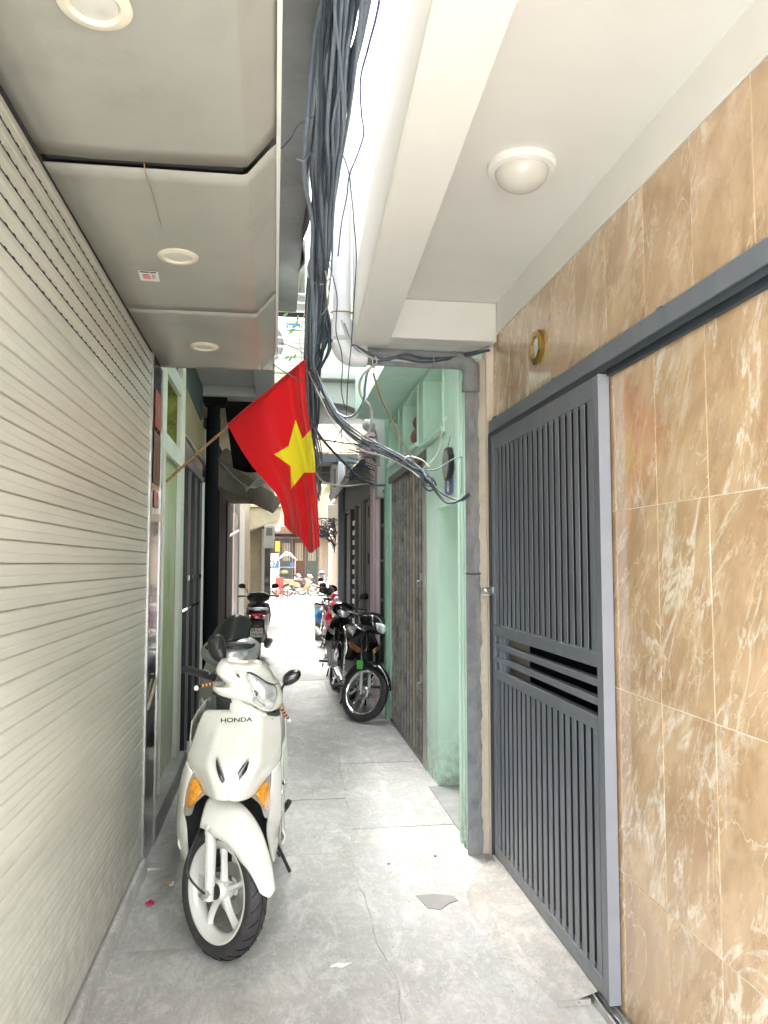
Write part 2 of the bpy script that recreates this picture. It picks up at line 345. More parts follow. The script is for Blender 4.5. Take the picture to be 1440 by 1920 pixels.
def wallx(mb, x0, x1, ys, zs, holes):
    """slab between x0 and x1 over ys=(y0,y1), zs with rectangular holes (y0,y1,z0,z1)"""
    Y_ = sorted({*ys, *[h[0] for h in holes], *[h[1] for h in holes]}); Z_ = sorted({*zs, *[h[2] for h in holes], *[h[3] for h in holes]})
    Y_ = [y for y in Y_ if ys[0] <= y <= ys[1]]; Z_ = [z for z in Z_ if zs[0] <= z <= zs[1]]
    for i in range(len(Y_) - 1):
        for j in range(len(Z_) - 1):
            cy, cz = (Y_[i] + Y_[i + 1]) / 2, (Z_[j] + Z_[j + 1]) / 2
            if any(h[0] < cy < h[1] and h[2] < cz < h[3] for h in holes): continue
            mb.box((x0, Y_[i], Z_[j]), (x1, Y_[i + 1], Z_[j + 1]))
    return mb
def text(name, s, size, loc, rot, mat, parent=None, ext=.0006, shear=0., sx=1., bold=0.):
    cu = bpy.data.curves.new(name, 'FONT'); cu.body = s; cu.size = size; cu.extrude = ext; cu.align_x = 'CENTER'; cu.align_y = 'CENTER'; cu.shear = shear; cu.offset = bold
    t = bpy.data.objects.new('tmp', cu); C.objects.link(t)
    bpy.context.view_layer.update()
    me = bpy.data.meshes.new_from_object(t.evaluated_get(bpy.context.evaluated_depsgraph_get()))
    bpy.data.objects.remove(t); me.materials.clear(); me.materials.append(mat); me.name = name
    o = bpy.data.objects.new(name, me); C.objects.link(o); o.location = loc; o.rotation_euler = rot; o.scale = (sx, 1, 1)
    if parent: o.parent = parent
    return o
def wire(pts, r, mat, name='cable', parent=None, n=6, sub=8, **k):
    return obj(name, MB().tube(spl(pts, sub), r, n), mat, parent, smooth=60, **k)
def copy_tree(o, parent=None):
    c = o.copy(); C.objects.link(c); c.parent = parent
    for ch in list(o.children): copy_tree(ch, c)
    return c

# ================================================================ SETTING
Y0 = .45                                   # near end of the two shop fronts
# ground sheet under everything
obj('ground', MB().box((-40, -30, -.30), (40, 120, -.02)), M('ground earth', (.2, .195, .185), .9, bump=.5), kind='structure', smooth=0)
# far bright yard paving beyond the alley mouth
# paving slabs of the alley
fl = thing('alley_floor', None, None); fl['kind'] = 'structure'
crack = [(.443, 2.6), (.473, 2.98), (.425, 3.28), (.429, 3.63), (.421, 4.23), (.472, 4.85), (.506, 5.82), (.556, 7.07), (.65, 9.0), (.69, 10.7), (.75, 13.), (.8, 16.), (.85, 45)]
def cx(y):
    if y < 2.6: return .443 + (y - 2.6) * -.02
    for (a, ya), (b, yb) in zip(crack, crack[1:]):
        if ya <= y <= yb: return a + (b - a) * (y - ya) / (yb - ya)
    return .85
def slab(yA, yB, side, dz):
    """one concrete slab with ragged edges; its top is a fine grid that undulates a little"""
    g = .003; ny = max(10, int((yB - yA) * 26)) if yA < 7 else 10; nx = 26 if yA < 7 else 5
    def ed(y): return cx(y) + .010 * mnoise.noise(V((1.7, y * 9, .3))) + .012 * mnoise.noise(V((4.7, y * 2.3, .3)))
    def rag(x, q): return .008 * mnoise.noise(V((x * 8, q * 3.3, 9.1))) + .003 * mnoise.noise(V((x * 30, q * 3.3, 2.1)))
    def fn(u, v_):
        x0, x1 = (-1.4, None) if side == 0 else (None, 2.4)
        y = yA + g + (yB - yA - 2 * g) * v_
        xa = -1.3 if side == 0 else ed(y) + g * .8
        xb = ed(y) - g * .8 if side == 0 else 2.6
        x = xa + (xb - xa) * u
        y += rag(x, yA) * (1 - v_) + rag(x, yB) * v_
        z = dz + .0035 * mnoise.noise(V((x * 2.2, y * 2.2, 0))) + .0012 * mnoise.noise(V((x * 13, y * 13, 0)))
        if u in (0., 1.) or v_ in (0., 1.): z -= .004
        return (x, y, z)
    mb = MB().grid(fn, nx, ny)
    top = list(mb.v)
    def rim(seq):
        vs = [top[i] for i in seq]; mb.add(vs + [V((p.x, p.y, -.025)) for p in vs], [(i, i + 1, len(vs) + i + 1, len(vs) + i) for i in range(len(vs) - 1)])
    rim([i * ny for i in range(nx)]); rim([i * ny + ny - 1 for i in range(nx)]); rim(list(range(ny))); rim([(nx - 1) * ny + j for j in range(ny)])
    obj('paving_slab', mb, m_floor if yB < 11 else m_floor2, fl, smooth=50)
obj('joint_fill', MB().box((-1.4, 2.0, -.019), (2.4, 44, -.0095)), m_fill, fl, smooth=0)
rs = random.Random(3)
yl = [-12, -3, .5, 1.42, 2.37, 3.32, 4.27, 5.22, 7.22, 9.14, 10.5, 11.9, 13.3, 14.7, 16.1, 17.6, 19.2, 21, 23, 25, 28, 31, 34, 38, 45]
yr = [-12, -3, .2, 2.2, 4.62, 6.1, 8.0, 9.14, 10.5, 12.6, 14.7, 16.8, 18.9, 21, 23, 25, 28, 31, 34, 38, 45]
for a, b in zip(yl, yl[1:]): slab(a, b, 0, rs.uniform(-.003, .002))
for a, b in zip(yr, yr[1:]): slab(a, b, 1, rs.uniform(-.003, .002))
# transverse drain slot seen as one darker recessed joint is left by the slabs at 9.14 m
# repair patch, ramp at the gate, kerb under the shutter
obj('mortar_patch', MB().prism([(.671, 3.66, -.006), (.70, 3.52, -.006), (.755, 3.50, -.006), (.81, 3.56, -.006), (.853, 3.58, -.006), (.845, 3.63, -.006), (.76, 3.665, -.006)], (0, 0, .0085)), m_patch, kind='structure', smooth=0)
mb = MB()
RO = [(1.185, 4.03), (1.03, 3.87), (.905, 3.745), (.882, 3.45), (.915, 3.15), (1.0, 2.92), (1.09, 2.72), (1.185, 2.66)]
def ramp(u, v_):
    t = v_ * (len(RO) - 1); i = min(int(t), len(RO) - 2); f = t - i
    # outer line from far end to near end, inner line along the gate track
    ys = 4.02 - (4.02 - 2.70) * v_
    xo = [1.12, .985, .90, .87, .885, .91, .95, 1.0][i] * (1 - f) + [1.12, .985, .90, .87, .885, .91, .95, 1.0][i + 1] * f
    x = xo + (1.150 - xo) * u + .006 * mnoise.noise(V((u * 3, v_ * 14, 1))) * (1 - u)
    z = .001 + .040 * (u ** 1.2) + .002 * mnoise.noise(V((x * 9, ys * 9, 4)))
    return (x, ys, z if u > 0 else -.012)
mb.grid(ramp, 14, 40)
mb.box((1.0, 2.695, -.02), (1.12, 2.705, .018))
obj('gate_ramp', mb, m_ramp, kind='structure')
mb = MB()
def kerb(u, v_):
    y = Y0 + (4.14 - Y0) * u; j = .006 * mnoise.noise(V((y * 5, 0, 0))) + .003 * mnoise.noise(V((y * 21, 3, 0)))
    p = [(-.622 + j, -.02), (-.626 + j, .05), (-.632 + j, .062), (-.664, .067), (-.75, .067)]
    i = min(int(v_ * 4 + 1e-6), 4); q = p[i]
    return (q[0], y, q[1])
mb.grid(kerb, 90, 5)
obj('shop_kerb', mb, m_floor, kind='structure')

# ================================================================ LEFT: shop with roller shutter
XS = -.66
shop = thing('shop_house', 'grey panelled shop front with wide roller shutter and low soffit', 'building')
bx('wall', (-3.2, Y0, 2.70), (-1.0, 4.47, 4.3), m_conl, shop)
obj('wall', MB().box((-1.0, Y0, 2.80), (-.004, 4.44, 3.196)).box((-1.0, Y0, 3.36), (-.004, 4.9, 4.2)), m_conl, shop, smooth=0)
sh = thing('roller_shutter', None, None, parent=shop)
NSL = 44; ztop = 2.668; pitch = (ztop - .085) / NSL
def slat_mesh():
    prof = [(-.004, 0), (.0055, .0012), (.0078, .0022), (.0079, .022), (.0062, .024), (.0062, .0265), (.0078, .0285), (.0078, .049), (.0066, .0525), (.0020, pitch - .0022), (-.004, pitch)]
    mb = MB(); vs = []; 
    for y in (Y0, 4.12): vs += [(x, y, z) for x, z in prof] + [(-.012, y, pitch), (-.012, y, 0)]
    k = len(prof) + 2
    mb.add(vs, [(i, i + 1, k + i + 1, k + i) for i in range(k - 1)] + [(k - 1, 0, k, 2 * k - 1)])
    return mb
s0 = obj('slat', slat_mesh(), m_shut, sh, smooth=25); s0.location = (XS, 0, .085)
for i in range(1, NSL):
    c = s0.copy(); C.objects.link(c); c.location = (XS, 0, .085 + pitch * i); c.parent = sh
# vent slots in the upper joints: bright bars painted as hole-edge glints
for k in range(1, 8):
    mb = MB(); mk = MB(); z = ztop - pitch * k
    y = Y0
    mk.box((XS - .001, Y0, z - .0050), (XS + .0072, 4.1, z + .0040))
    while y < 4.08:
        mb.box((XS + .006, y, z - .0022), (XS + .0090, y + .036, z + .0022)); y += .062
    if k < 7:
        obj('slot_glint', mb, m_shutl, sh, smooth=0, kind='stuff'); obj('slot_shadow_gap', mk, m_dark, sh, smooth=0)
bx('bottom_bar', (XS - .006, Y0, .069), (XS + .012, 4.12, .084), m_steel, sh)
gr = thing('guide_rail', None, None, parent=shop)
obj('rail', MB().box((XS - .02, 4.122, .068), (XS + .016, 4.136, 2.668)).box((XS - .02, 4.136, .068), (XS - .004, 4.155, 2.668)).box((XS - .02, 4.155, .068), (XS + .014, 4.168, 2.668)), m_steel, gr, smooth=0)
# soffit panels with open black joints, chamfered outer edge
def soff(yA, yB, z, sag=0.):
    mb = MB()
    def fn(u, v_):
        y = yA + (yB - yA) * v_
        pr = [(XS + .012, z), (-.50, z - sag), (-.30, z - sag), (-.105, z), (-.088, z + .004), (-.02, z + .088), (-.006, z + .10)]
        i = round(u * 6); x, zz = pr[i]
        return (x, y, zz + .0015 * mnoise.noise(V((x * 5, y * 3, 2))))
    mb.grid(fn, 7, 18); obj('soffit_panel', mb, m_soff, shop, smooth=20, solid=.004)
soff(Y0, .78, 2.676); soff(.80, 2.150, 2.676, .004); soff(2.180, 3.412, 2.667); soff(3.425, 4.44, 2.669)
obj('backing', MB().box((XS - .2, Y0, 2.70), (-.10, 4.43, 2.72)), m_dark, shop, smooth=0)
obj('corner_gap', MB().box((XS - .05, Y0, 2.671), (XS + .011, 4.43, 2.699)), m_dark, shop, smooth=0)
bx('end_panel', (XS, 4.432, 2.672), (-.02, 4.445, 2.80), m_soff, shop)
obj('fascia_trim', MB().box((-.006, Y0, 2.765), (.006, 4.46, 3.19)), m_whitep, shop, smooth=0)
obj('joint_gasket', MB().box((XS + .02, 2.148, 2.679), (-.1, 2.183, 2.695)), m_dark, shop, smooth=0)
obj('joint_gasket', MB().prism([(-.1, 2.137, 2.685), (-.012, 2.137, 2.787), (-.02, 2.137, 2.80), (-.11, 2.137, 2.70)], (0, .046, 0)), m_dark, shop, smooth=0)
# concrete balcony slab over the alley with a dark hanging sheet along its edge
cs = thing('concrete_balcony', 'long raw concrete balcony slab above the soffit edge, cables beside it', 'balcony')
obj('slab', MB().box((.008, Y0, 3.20), (.128, 4.98, 3.33)), m_conc, cs, smooth=0, bevel=.006)
mb = MB(); mb.grid(lambda u, v_: (.132 + .012 * sin(u * 37) * v_ + .010 * mnoise.noise(V((u * 9, v_ * 2, 0))), 1.0 + 3.4 * u, 3.33 - .20 * v_ * (.5 + .5 * abs(sin(u * 6.2)))), 70, 6)
obj('hanging_sheet', mb, M('greyish purple sheet', (.16, .12, .14), .7, var=.4), cs, solid=.002)
# downlights
def downlight(x, y, label):
    t = thing('ceiling_downlight', label, 'ceiling light', (x, y, 2.664), group='round downlights in the soffit')
    mb = MB().lathe([(.072, .004), (.073, -.002), (.068, -.006), (.052, -.007), (.046, -.001), (.044, .003)], Matrix(), 40)
    obj('trim_ring', mb, m_cream, t, smooth=40)
    obj('lamp_disc', MB().lathe([(0.0005, -.0005), (.0435, -.0005), (.0445, .0)], Matrix(), 32), m_opal, t)
downlight(-.357, 2.80, 'round cream downlight beside the small white sticker, second soffit panel')
downlight(-.368, 3.97, 'smallest and farthest round cream downlight, near the red flag')
downlight(-.366, 1.53, 'round cream downlight cut off by the top edge of the picture')
st = thing('paper_sticker', 'small white advertising sticker with red and blue print on the grey soffit', 'sticker', (-.49, 3.0, 2.6605), (0, 0, R(4)))
bx('sheet', (-.036, -.052, -.0008), (.036, .052, 0), m_paper, st)
mb = MB(); r2 = random.Random(5)
for i in range(4): mb.box((-.024, -.020 + i * .013, -.0014), (r2.uniform(-.004, .006), -.012 + i * .013, -.0008))
for i in range(3): mb.box((.010, -.015 + i * .013, -.0014), (.022, -.009 + i * .013, -.0008))
obj('red_print', mb, m_inkr, st, smooth=0)
obj('blue_print', MB().box((-.031, -.048, -.0014), (.002, -.036, -.0008)).box((.006, -.048, -.0014), (.028, -.036, -.0008)), m_gdark, st, smooth=0)
wire([(-.375, 2.17, 2.678), (-.372, 2.185, 2.655), (-.37, 2.3, 2.652), (-.373, 2.42, 2.650), (-.375, 2.5, 2.648)], .0018, m_cablet, 'loose_wire', label='short thin brown wire hanging from the black joint in the soffit', cat='wire')

# granite pillar after the shutter
gp = thing('granite_pillar', 'polished black stone pillar at the end of the roller shutter', 'pillar')
obj('shaft', MB().box((-1.0, 4.172, 0), (-.652, 4.53, 2.672)), m_gran, gp, smooth=0, bevel=.004)
bx('steel_edge', (-.652, 4.172, .0), (-.648, 4.182, 2.672), m_steel, gp)
bx('steel_edge', (-.652, 4.518, .0), (-.647, 4.532, 2.66), m_steel, gp)
bx('latch_bar', (-0.656,4.2,1.776), (-.60, 4.215, 1.815), m_beig, gp)
obj('wooden_prop', MB().tube([(-.648, 4.19, .80), (-.640, 4.44, .915)], .010, 6), m_beig, gp)
n1 = thing('paper_notice', 'faded red notice pasted high on the black stone pillar', 'notice')
bx('sheet', (-.6485, 4.25, 2.30), (-.6465, 4.47, 2.50), m_notice, n1)
obj('border', MB().box((-.6463, 4.26, 2.31), (-.6458, 4.268, 2.49)).box((-.6463, 4.452, 2.31), (-.6458, 4.46, 2.49)).box((-.6463, 4.33, 2.37), (-.6456, 4.39, 2.43)), m_sign, n1, smooth=0)
n2 = bx('paper_notice', (-.6485, 4.23, 1.99), (-.6462, 4.46, 2.27), M('brown faded poster', (.16, .09, .065), .55, var=.2), label='brown faded sheet below the red notice on the stone pillar', cat='notice')
n3 = bx('paper_notice', (-.6485, 4.28, 1.86), (-.6462, 4.42, 1.95), M('torn pink label', (.45, .22, .20), .7, var=.4, vs_=40), label='torn pink label on the stone pillar under the brown sheet', cat='notice')

# ---- pale green house behind the pillar
XG = -.70
gh = thing('green_house', 'narrow old house front in mouldy lime green with pale frame', 'building')
h1 = (5.09, 5.83, 2.44, 2.70); h0 = (5.45, 5.83, 2.97, 3.4); h2 = (5.03, 5.90, .16, 2.27)
mb = MB(); wallx(mb, XG - .03, XG, (4.54, 6.1), (.14, 3.28), [(5.09, 5.83, 2.40, 2.80), (5.30, 5.83, 2.93, 3.28), (5.00, 5.88, .14, 2.28)])
obj('wall', mb, m_pale, gh, smooth=0)
bx('recess', (XG - .20, 4.56, 2.30), (XG - .15, 6.08, 3.27), m_moss, gh)
bx('panel', (XG - .055, 4.98, .14), (XG - .034, 5.90, 2.29), m_lime, gh)
obj('reveal', MB().box((XG - .15, 4.9, 2.38), (XG - .032, 5.9, 2.399)).box((XG - .15, 4.9, 2.82), (XG - .032, 6.0, 2.90)).box((XG - .15, 5.84, 2.40), (XG - .032, 5.9, 2.82)), m_moss, gh, smooth=0)
bx('plinth', (-1.4, 4.54, -.01), (-.645, 6.1, .14), m_conc, gh, bevel=.01)
mb = MB().box((XG - .03, 5.90, 2.28), (XG + .02, 5.93, 3.27)).box((XG - .001, 4.97, .14), (XG + .012, 5.0, 2.28))
obj('moulding', mb, m_pale, gh, smooth=0)
bx('wall', (-2.6, 4.55, 3.28), (-.1, 4.9, 3.355), m_pale, gh)
# next front: dark glass doors, brown signboard, steel gate
sg = thing('shop_sign', 'blank faded brown signboard over the steel framed doors', 'sign')
a, b, c_, d = (-0.68,5.991,2.54), (-0.68,7.59,2.522), (-0.68,7.532,2.851), (-0.68,5.936,2.9)
obj('board', MB().prism([a, b, c_, d], (-.03, 0, 0)), m_sign, sg, smooth=0, bevel=.003)
obj('frame_edge', MB().tube([a, b], .012, 6).tube([b, c_], .012, 6), m_steel, sg)
dh = thing('dark_shop_front', 'dark narrow shop front with tall steel framed glass doors', 'building')
bx('wall', (-1.6, 6.12, -.01), (-.86, 9.3, 3.3), m_gdark, dh)
for i, y in enumerate([6.13, 6.45, 6.62, 6.95, 7.15, 7.42, 7.62]):
    bx('door_frame', (-.74 - .008 * (i % 2), y, .02), (-.705, y + .028, 2.34), m_gdoor if i % 2 == 0 else m_blkp, dh)
for y0_, y1_ in [(6.17, 6.44), (6.66, 6.94), (7.19, 7.41)]: bx('pane', (-.732, y0_, .1), (-.728, y1_, 2.3), m_glass, dh)
for y in (6.3, 6.8, 7.3):
    bx('handle', (-.704, y, 1.42), (-.675, y + .05, 1.46), m_chr, dh)
    bx('rail', (-.72, y - .15, 1.18), (-.70, y + .2, 1.20), m_chr, dh)
bx('door_head', (-.80, 6.12, 2.345), (-.70, 7.75, 2.40), m_gdoor, dh)
bx('shutter_box', (-.86, 6.12, 2.95), (-.71, 7.6, 3.28), m_dgreen, dh)
bx('post', (-.715, 7.66, 0), (-.685, 7.70, 2.35), m_whitep, dh)
dp = thing('black_drainpipe', 'thick black drainpipe running down in front of the dark shop fronts', 'pipe')
obj('pipe', MB().tube([(-.625, 7.75, -.01), (-.618, 7.75, 1.2), (-.622, 7.75, 2.6), (-.615, 7.75, 3.12)], .062, 20), m_blk, dp)
obj('socket', MB().tube([(-.615, 7.75, 2.86), (-.615, 7.75, 3.0)], .07, 20), m_blk, dp)
obj('hopper', MB().loft([(-.60, 7.66, 3.19, .12, .07), (-.60, 7.84, 3.19, .12, .07)], 16, 4), m_blk, dp)
# balcony slab over the second part, black tarpaulin, far left fronts
b3 = thing('balcony', 'wide grey underside of a first floor balcony past the soffit', 'balcony')
obj('slab', MB().box((-1.6, 4.91, 3.30), (-.015, 7.86, 3.42)), m_conl, b3, smooth=0)
obj('beam', MB().box((-.20, 4.92, 3.22), (-.02, 7.85, 3.298)).box((-1.6, 7.60, 3.2), (-.201, 7.85, 3.298)), m_conl, b3, smooth=0, bevel=.004)
obj('upstand', MB().box((-.035, 4.99, 3.421), (-.016, 7.86, 5.2)), m_conl, b3, smooth=0)
tp = obj('tarpaulin', MB().grid(lambda u, v_: ((-.56 + .12 * v_) * (1 - u) + .12 * u, 8.15 + .05 * sin(u * 9) * v_, 3.42 - (.86 + .05 * sin(u * 4)) * v_), 24, 12), m_tarp, label='black tarpaulin hanging across behind the red flag', cat='tarpaulin', solid=.004)
ml = thing('left_terrace', 'row of dark narrow house fronts with a maroon curtain behind the black pipe', 'building')
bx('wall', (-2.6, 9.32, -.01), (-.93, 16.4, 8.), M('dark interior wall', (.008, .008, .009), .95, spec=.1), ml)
bx('board', (-.73, 8.6, .45), (-.70, 9.35, 1.78), m_conl, ml)
bx('curtain', (-.76, 10.2, .0), (-.72, 11.6, 2.75), m_maro, ml)
bx('door_frame', (-.78, 11.65, 0), (-.70, 13.2, 2.5), m_dark, ml)
bx('door_frame', (-.70, 12.9, 0), (-.69, 13.2, 2.4), m_beig, ml)
bx('door_frame', (-.74, 13.3, 0), (-.70, 13.6, 2.6), m_steel, ml)
bx('door', (-.74, 13.7, 0), (-.72, 15.4, 2.5), m_blkp, ml)
bx('pillar', (-.95, 15.5, 0), (-.69, 18.2, 2.75), m_conl, ml)
obj('awning_arm', MB().tube([(-.74, 12., 1.95), (-.62, 13.4, 2.12)], .02, 6), m_steel, ml)
aw = thing('canvas_awning', 'dirty grey boxed awning jutting out under the tarpaulin', 'awning')
pA, pB, pC, pD = V((-.62, 7.95, 2.36)), V((-.03, 11.4, 2.30)), V((.07, 12.2, 2.50)), V((-.70, 12.2, 2.50))
up = V((0, .35, .36))
obj('valance', MB().add([pA, pB, pB + V((.03, .25, .27)), pA + V((.02, .3, .30))], [(0, 1, 2, 3)]).add([pB, pC, pC + V((.02, 0, .14)), pB + V((.03, .25, .27))], [(0, 1, 2, 3)]), m_awn, aw, solid=.012, smooth=0)
obj('underside', MB().add([pA, pB, pC, pD], [(0, 1, 2, 3)]), m_awn, aw, solid=.01, smooth=0)
obj('canvas', MB().grid(lambda u, v_: (pA + V((.02, .3, .30))).lerp(pB + V((.03, .25, .27)), u).lerp(V((-.60, 9.6, 2.98)).lerp(V((-.12, 11.9, 2.84)), u), v_) + V((0, 0, .03 * sin(v_ * pi) * (1 + .5 * sin(u * 15)))), 18, 10), m_awn, aw, solid=.006)
for k in range(4):
    wire([(-.58, 8.2 + .1 * k, 2.62 - .02 * k), (-.42, 9.2, 2.52 - .05 * k), (-.28, 9.9, 2.52 + .02 * k), (-.10, 10.6, 2.70 + .03 * k)], .010, m_cable, label=['topmost', 'second from the top', 'third from the top', 'lowest'][k] + ' of the four black cables sagging across the dirty grey awning', cat='cable', group='cables over the awning')
# far left house with balcony, meter box
fh = thing('far_left_house', 'beige house front with small balcony far down the left side', 'building')
bx('wall', (-3, 18.3, -.01), (-.60, 26, 9), m_beig, fh)
bx('wall', (-.60, 19.6, -.01), (-.33, 20.2, 2.9), m_beig, fh)
bx('pilaster', (-.33, 19.5, 0), (-.26, 20.1, 2.7), m_conl, fh)
obj('balcony_slab', MB().prism([(-.66, 18.9, 2.36), (.02, 18.9, 2.62), (.12, 18.9, 2.72), (.12, 18.9, 2.92), (-.66, 18.9, 2.92)], (0, 3.5, 0)), m_creamw, fh, smooth=0, bevel=.01)
bx('cornice', (-.66, 18.8, 2.93), (.17, 22.5, 3.0), m_creamw, fh, bevel=.01)
obj('railing', MB().box((-.6, 18.95, 3.01), (.10, 19.0, 3.05)).box((-.6, 18.95, 3.5), (.1, 19, 3.54)), m_beig, fh, smooth=0)
obj('bulb', MB().ell((-.16, 18.86, 2.83), (.04, .04, .05), 10, 12), m_whitep, fh)
bx('window', (-.262, 20.15, .7), (-.10, 20.2, 2.55), m_glass, fh)
mbx = thing('meter_cabinet', 'grey electricity meter cabinet mounted on the far left wall', 'cabinet')
bx('case', (-.24, 18.2, 1.93), (-.01, 18.5, 2.47), m_conl, mbx, bevel=.01)
bx('door', (-.215, 18.185, 1.97), (-.03, 18.198, 2.43), m_corr, mbx)
obj('window', MB().box((-.20, 18.175, 2.22), (-.06, 18.184, 2.40)), m_gdoor, mbx, smooth=0)
obj('stay', MB().tube([(-.2, 18.5, 2.45), (-.34, 19.5, 2.45)], .012, 6).tube([(-.03, 18.5, 2.45), (-.3, 19.5, 2.45)], .012, 6), m_gdoor, mbx)

# ================================================================ RIGHT: tiled house
XT = 1.195
th = thing('tiled_house', 'house front clad in glossy beige marbled tiles with white overhang', 'building')
mb = MB(); wallx(mb, XT + .0016, XT + .16, (Y0, 4.10), (-.01, 2.805), [(2.72, 4.0, -.01, 2.26)])
obj('wall', mb, m_grout, th, smooth=0)
tw, tht = .293, .622
def tile(y0_, y1_, z0_, z1_):
    if y1_ - y0_ < .02 or z1_ - z0_ < .02: return
    g = .0016; mb = MB(); hy, hz = (y1_ - y0_) / 2 - g, (z1_ - z0_) / 2 - g
    mb.box((-.0, -hy, -hz), (.0065, hy, hz))
    o = obj('wall_tile', mb, m_tile, th, smooth=0, bevel=.0009, seg=1); o.location = (XT + random.uniform(-.0003, .0003), (y0_ + y1_) / 2, (z0_ + z1_) / 2)
rows = [0, .494, 1.116, 1.738, 2.357, 2.805]
for ri in range(5):
    off = 2.57 if ri < 4 else 2.62
    k = -13
    while True:
        ya = off + tw * k; yb = ya + tw; k += 1
        if ya > 4.1: break
        ya, yb = max(ya, Y0), min(yb, 4.10)
        if yb <= Y0: continue
        za, zb = rows[ri], rows[ri + 1]
        if za < 2.26:   # clipped by the doorway behind the gate
            if ya >= 2.72 and yb <= 4.0:
                if zb > 2.26: tile(ya, yb, 2.26, zb)
                continue
            if ya < 2.72 < yb:
                tile(ya, 2.72, za, min(zb, 2.26)); 
                if zb > 2.26: tile(ya, yb, 2.26, zb)
                continue
            if ya < 4.0 < yb:
                tile(4.0, yb, za, min(zb, 2.26)); 
                if zb > 2.26: tile(ya, yb, 2.26, zb)
                continue
        tile(ya, yb, za, zb)
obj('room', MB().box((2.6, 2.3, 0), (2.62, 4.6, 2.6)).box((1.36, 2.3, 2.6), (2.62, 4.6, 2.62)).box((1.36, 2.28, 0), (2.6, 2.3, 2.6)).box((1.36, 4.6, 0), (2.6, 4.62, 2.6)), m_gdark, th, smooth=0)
bx('inner_door', (1.8, 2.6, 0), (1.86, 3.3, 2.1), m_wood, th)
bx('inner_door', (1.8, 3.36, 0), (1.86, 3.8, 2.1), m_dgreen, th)
# white band, ceiling, beams
CEI = 2.98
bx('frieze', (1.193, Y0, 2.807), (1.36, 4.0, CEI), m_white, th)
bx('ceiling', (.55, Y0, CEI), (1.5, 4.05, CEI + .1), m_white, th)
mb = MB()
def beam(u, v_):
    y = Y0 + (4.10 - Y0) * u
    inn = .488 + (y - 1.468) * (.591 - .488) / 2.533; out = .31 + (y - 1.48) * (.404 - .31) / 2.594
    p = [(inn + .006, 2.98), (inn + .003, 2.728), (inn, 2.72), (out + .012, 2.71), (out + .003, 2.714), (out, 2.73), (out + .0, 4.3)]
    x, z = p[round(v_ * 6)]; return (x, y, z)
mb.grid(beam, 30, 7); obj('edge_beam', mb, m_white, th, smooth=25)
obj('cross_beam', MB().box((.50, 4.0, 2.762), (1.19, 4.10, CEI - .002)), m_white, th, smooth=0, bevel=.005)
obj('upper_wall', MB().box((1.5, Y0, CEI + .1), (3.5, 4.1, 4.3)).box((.45, 4.101, 2.764), (1.5, 4.118, 4.3)), m_white, th, smooth=0)
obj('roof_fill', MB().box((.45, Y0, CEI + .101), (1.5, 4.1, 3.2)), m_white, th, smooth=0)
# dome ceiling lamp
cl = thing('ceiling_lamp', 'white domed ceiling lamp on the white overhang', 'ceiling light', (.865, 2.575, CEI))
obj('base', MB().lathe([(.0, 0.), (.122, 0.), (.122, -.016), (.116, -.024), (.098, -.028), (.092, -.024)], Matrix(), 48), m_whitep, cl)
obj('dome', MB().lathe([(.094, -.022)] + [(.094 * cos(t), -.026 - .070 * sin(t)) for t in [i * pi / 2 / 14 for i in range(15)]], Matrix(), 48), m_opal, cl, smooth=60)
# sliding gate with rail and post
gt = thing('sliding_gate', 'slate grey steel sliding gate leaf with vertical ribs and middle slots', 'gate')
gx0, gx1 = 1.147, 1.187; gy0, gy1 = 2.60, 3.985; gz0, gz1 = .045, 2.235
bx('stile', (gx0, gy0, gz0), (gx1, gy0 + .052, gz1), m_gate, gt, bevel=.003)
bx('stile_edge', (gx0 - .001, gy0 - .004, gz0), (gx1 + .001, gy0 - .0005, gz1), m_gatel, gt)
bx('stile', (gx0, gy1 - .042, gz0), (gx1, gy1, gz1), m_gate, gt, bevel=.003)
zb = [(.045, .105), (.955, 1.005), (1.045, 1.072), (1.112, 1.139), (1.18, 1.235), (2.155, 2.235)]
for za, zc in zb:
    bx('rail', (gx0 + .001, gy0 + .052, za), (gx1 - .001, gy1 - .042, zc), m_gate, gt, bevel=.003)
bx('divider', (gx0 + .0015, gy1 - .145, 1.005), (gx1 - .002, gy1 - .105, 1.18), m_gate, gt, bevel=.002)
bx('divider', (gx0 + .0015, gy1 - .19, 1.005), (gx1 - .002, gy1 - .175, 1.18), m_gate, gt, bevel=.002)
yA, yB = gy0 + .052, gy1 - .042; NS = 19; pt = (yB - yA) / NS
for (za, zc) in ((.105, .955), (1.235, 2.155)):
    bx('back_sheet', (gx1 - .012, yA, za), (gx1 - .008, yB, zc), M('dark groove shade', (.02, .024, .03), .8), gt)  # near-black colour stands in for the unlit interior between the slats
    first = None
    mb = MB().box((gx0 + .004, -pt * .30, za), (gx0 + .0075, pt * .30, zc))
    for i in range(NS):
        if i == 0: o = first = obj('slat', mb, m_gate, gt, smooth=0, bevel=.001)
        else:
            o = first.copy(); C.objects.link(o); o.parent = gt
        o.location = (0, yA + pt * (i + .5), 0)
hb = MB().box((gx0 - .012, 3.945, 1.395), (gx0 - .002, 3.975, 1.43)); hb.tube(spl([(gx0 - .012, 3.95, 1.41), (gx0 - .05, 3.93, 1.42), (gx0 - .05, 3.90, 1.40), (gx0 - .012, 3.915, 1.395)], 5), .006, 8)
obj('latch', hb, m_steel, gt)
rl = thing('gate_rail', 'dark overhead steel track the sliding gate hangs from', 'gate track')
def rail(mb):
    mb.box((1.150, Y0, 2.262), (1.186, 4.03, 2.266)); mb.box((1.148, Y0, 2.262), (1.152, 4.03, 2.325)); mb.box((1.186, Y0, 2.262), (1.194, 4.03, 2.325)); mb.box((1.1525, Y0, 2.321), (1.1855, 4.03, 2.325))
    return mb
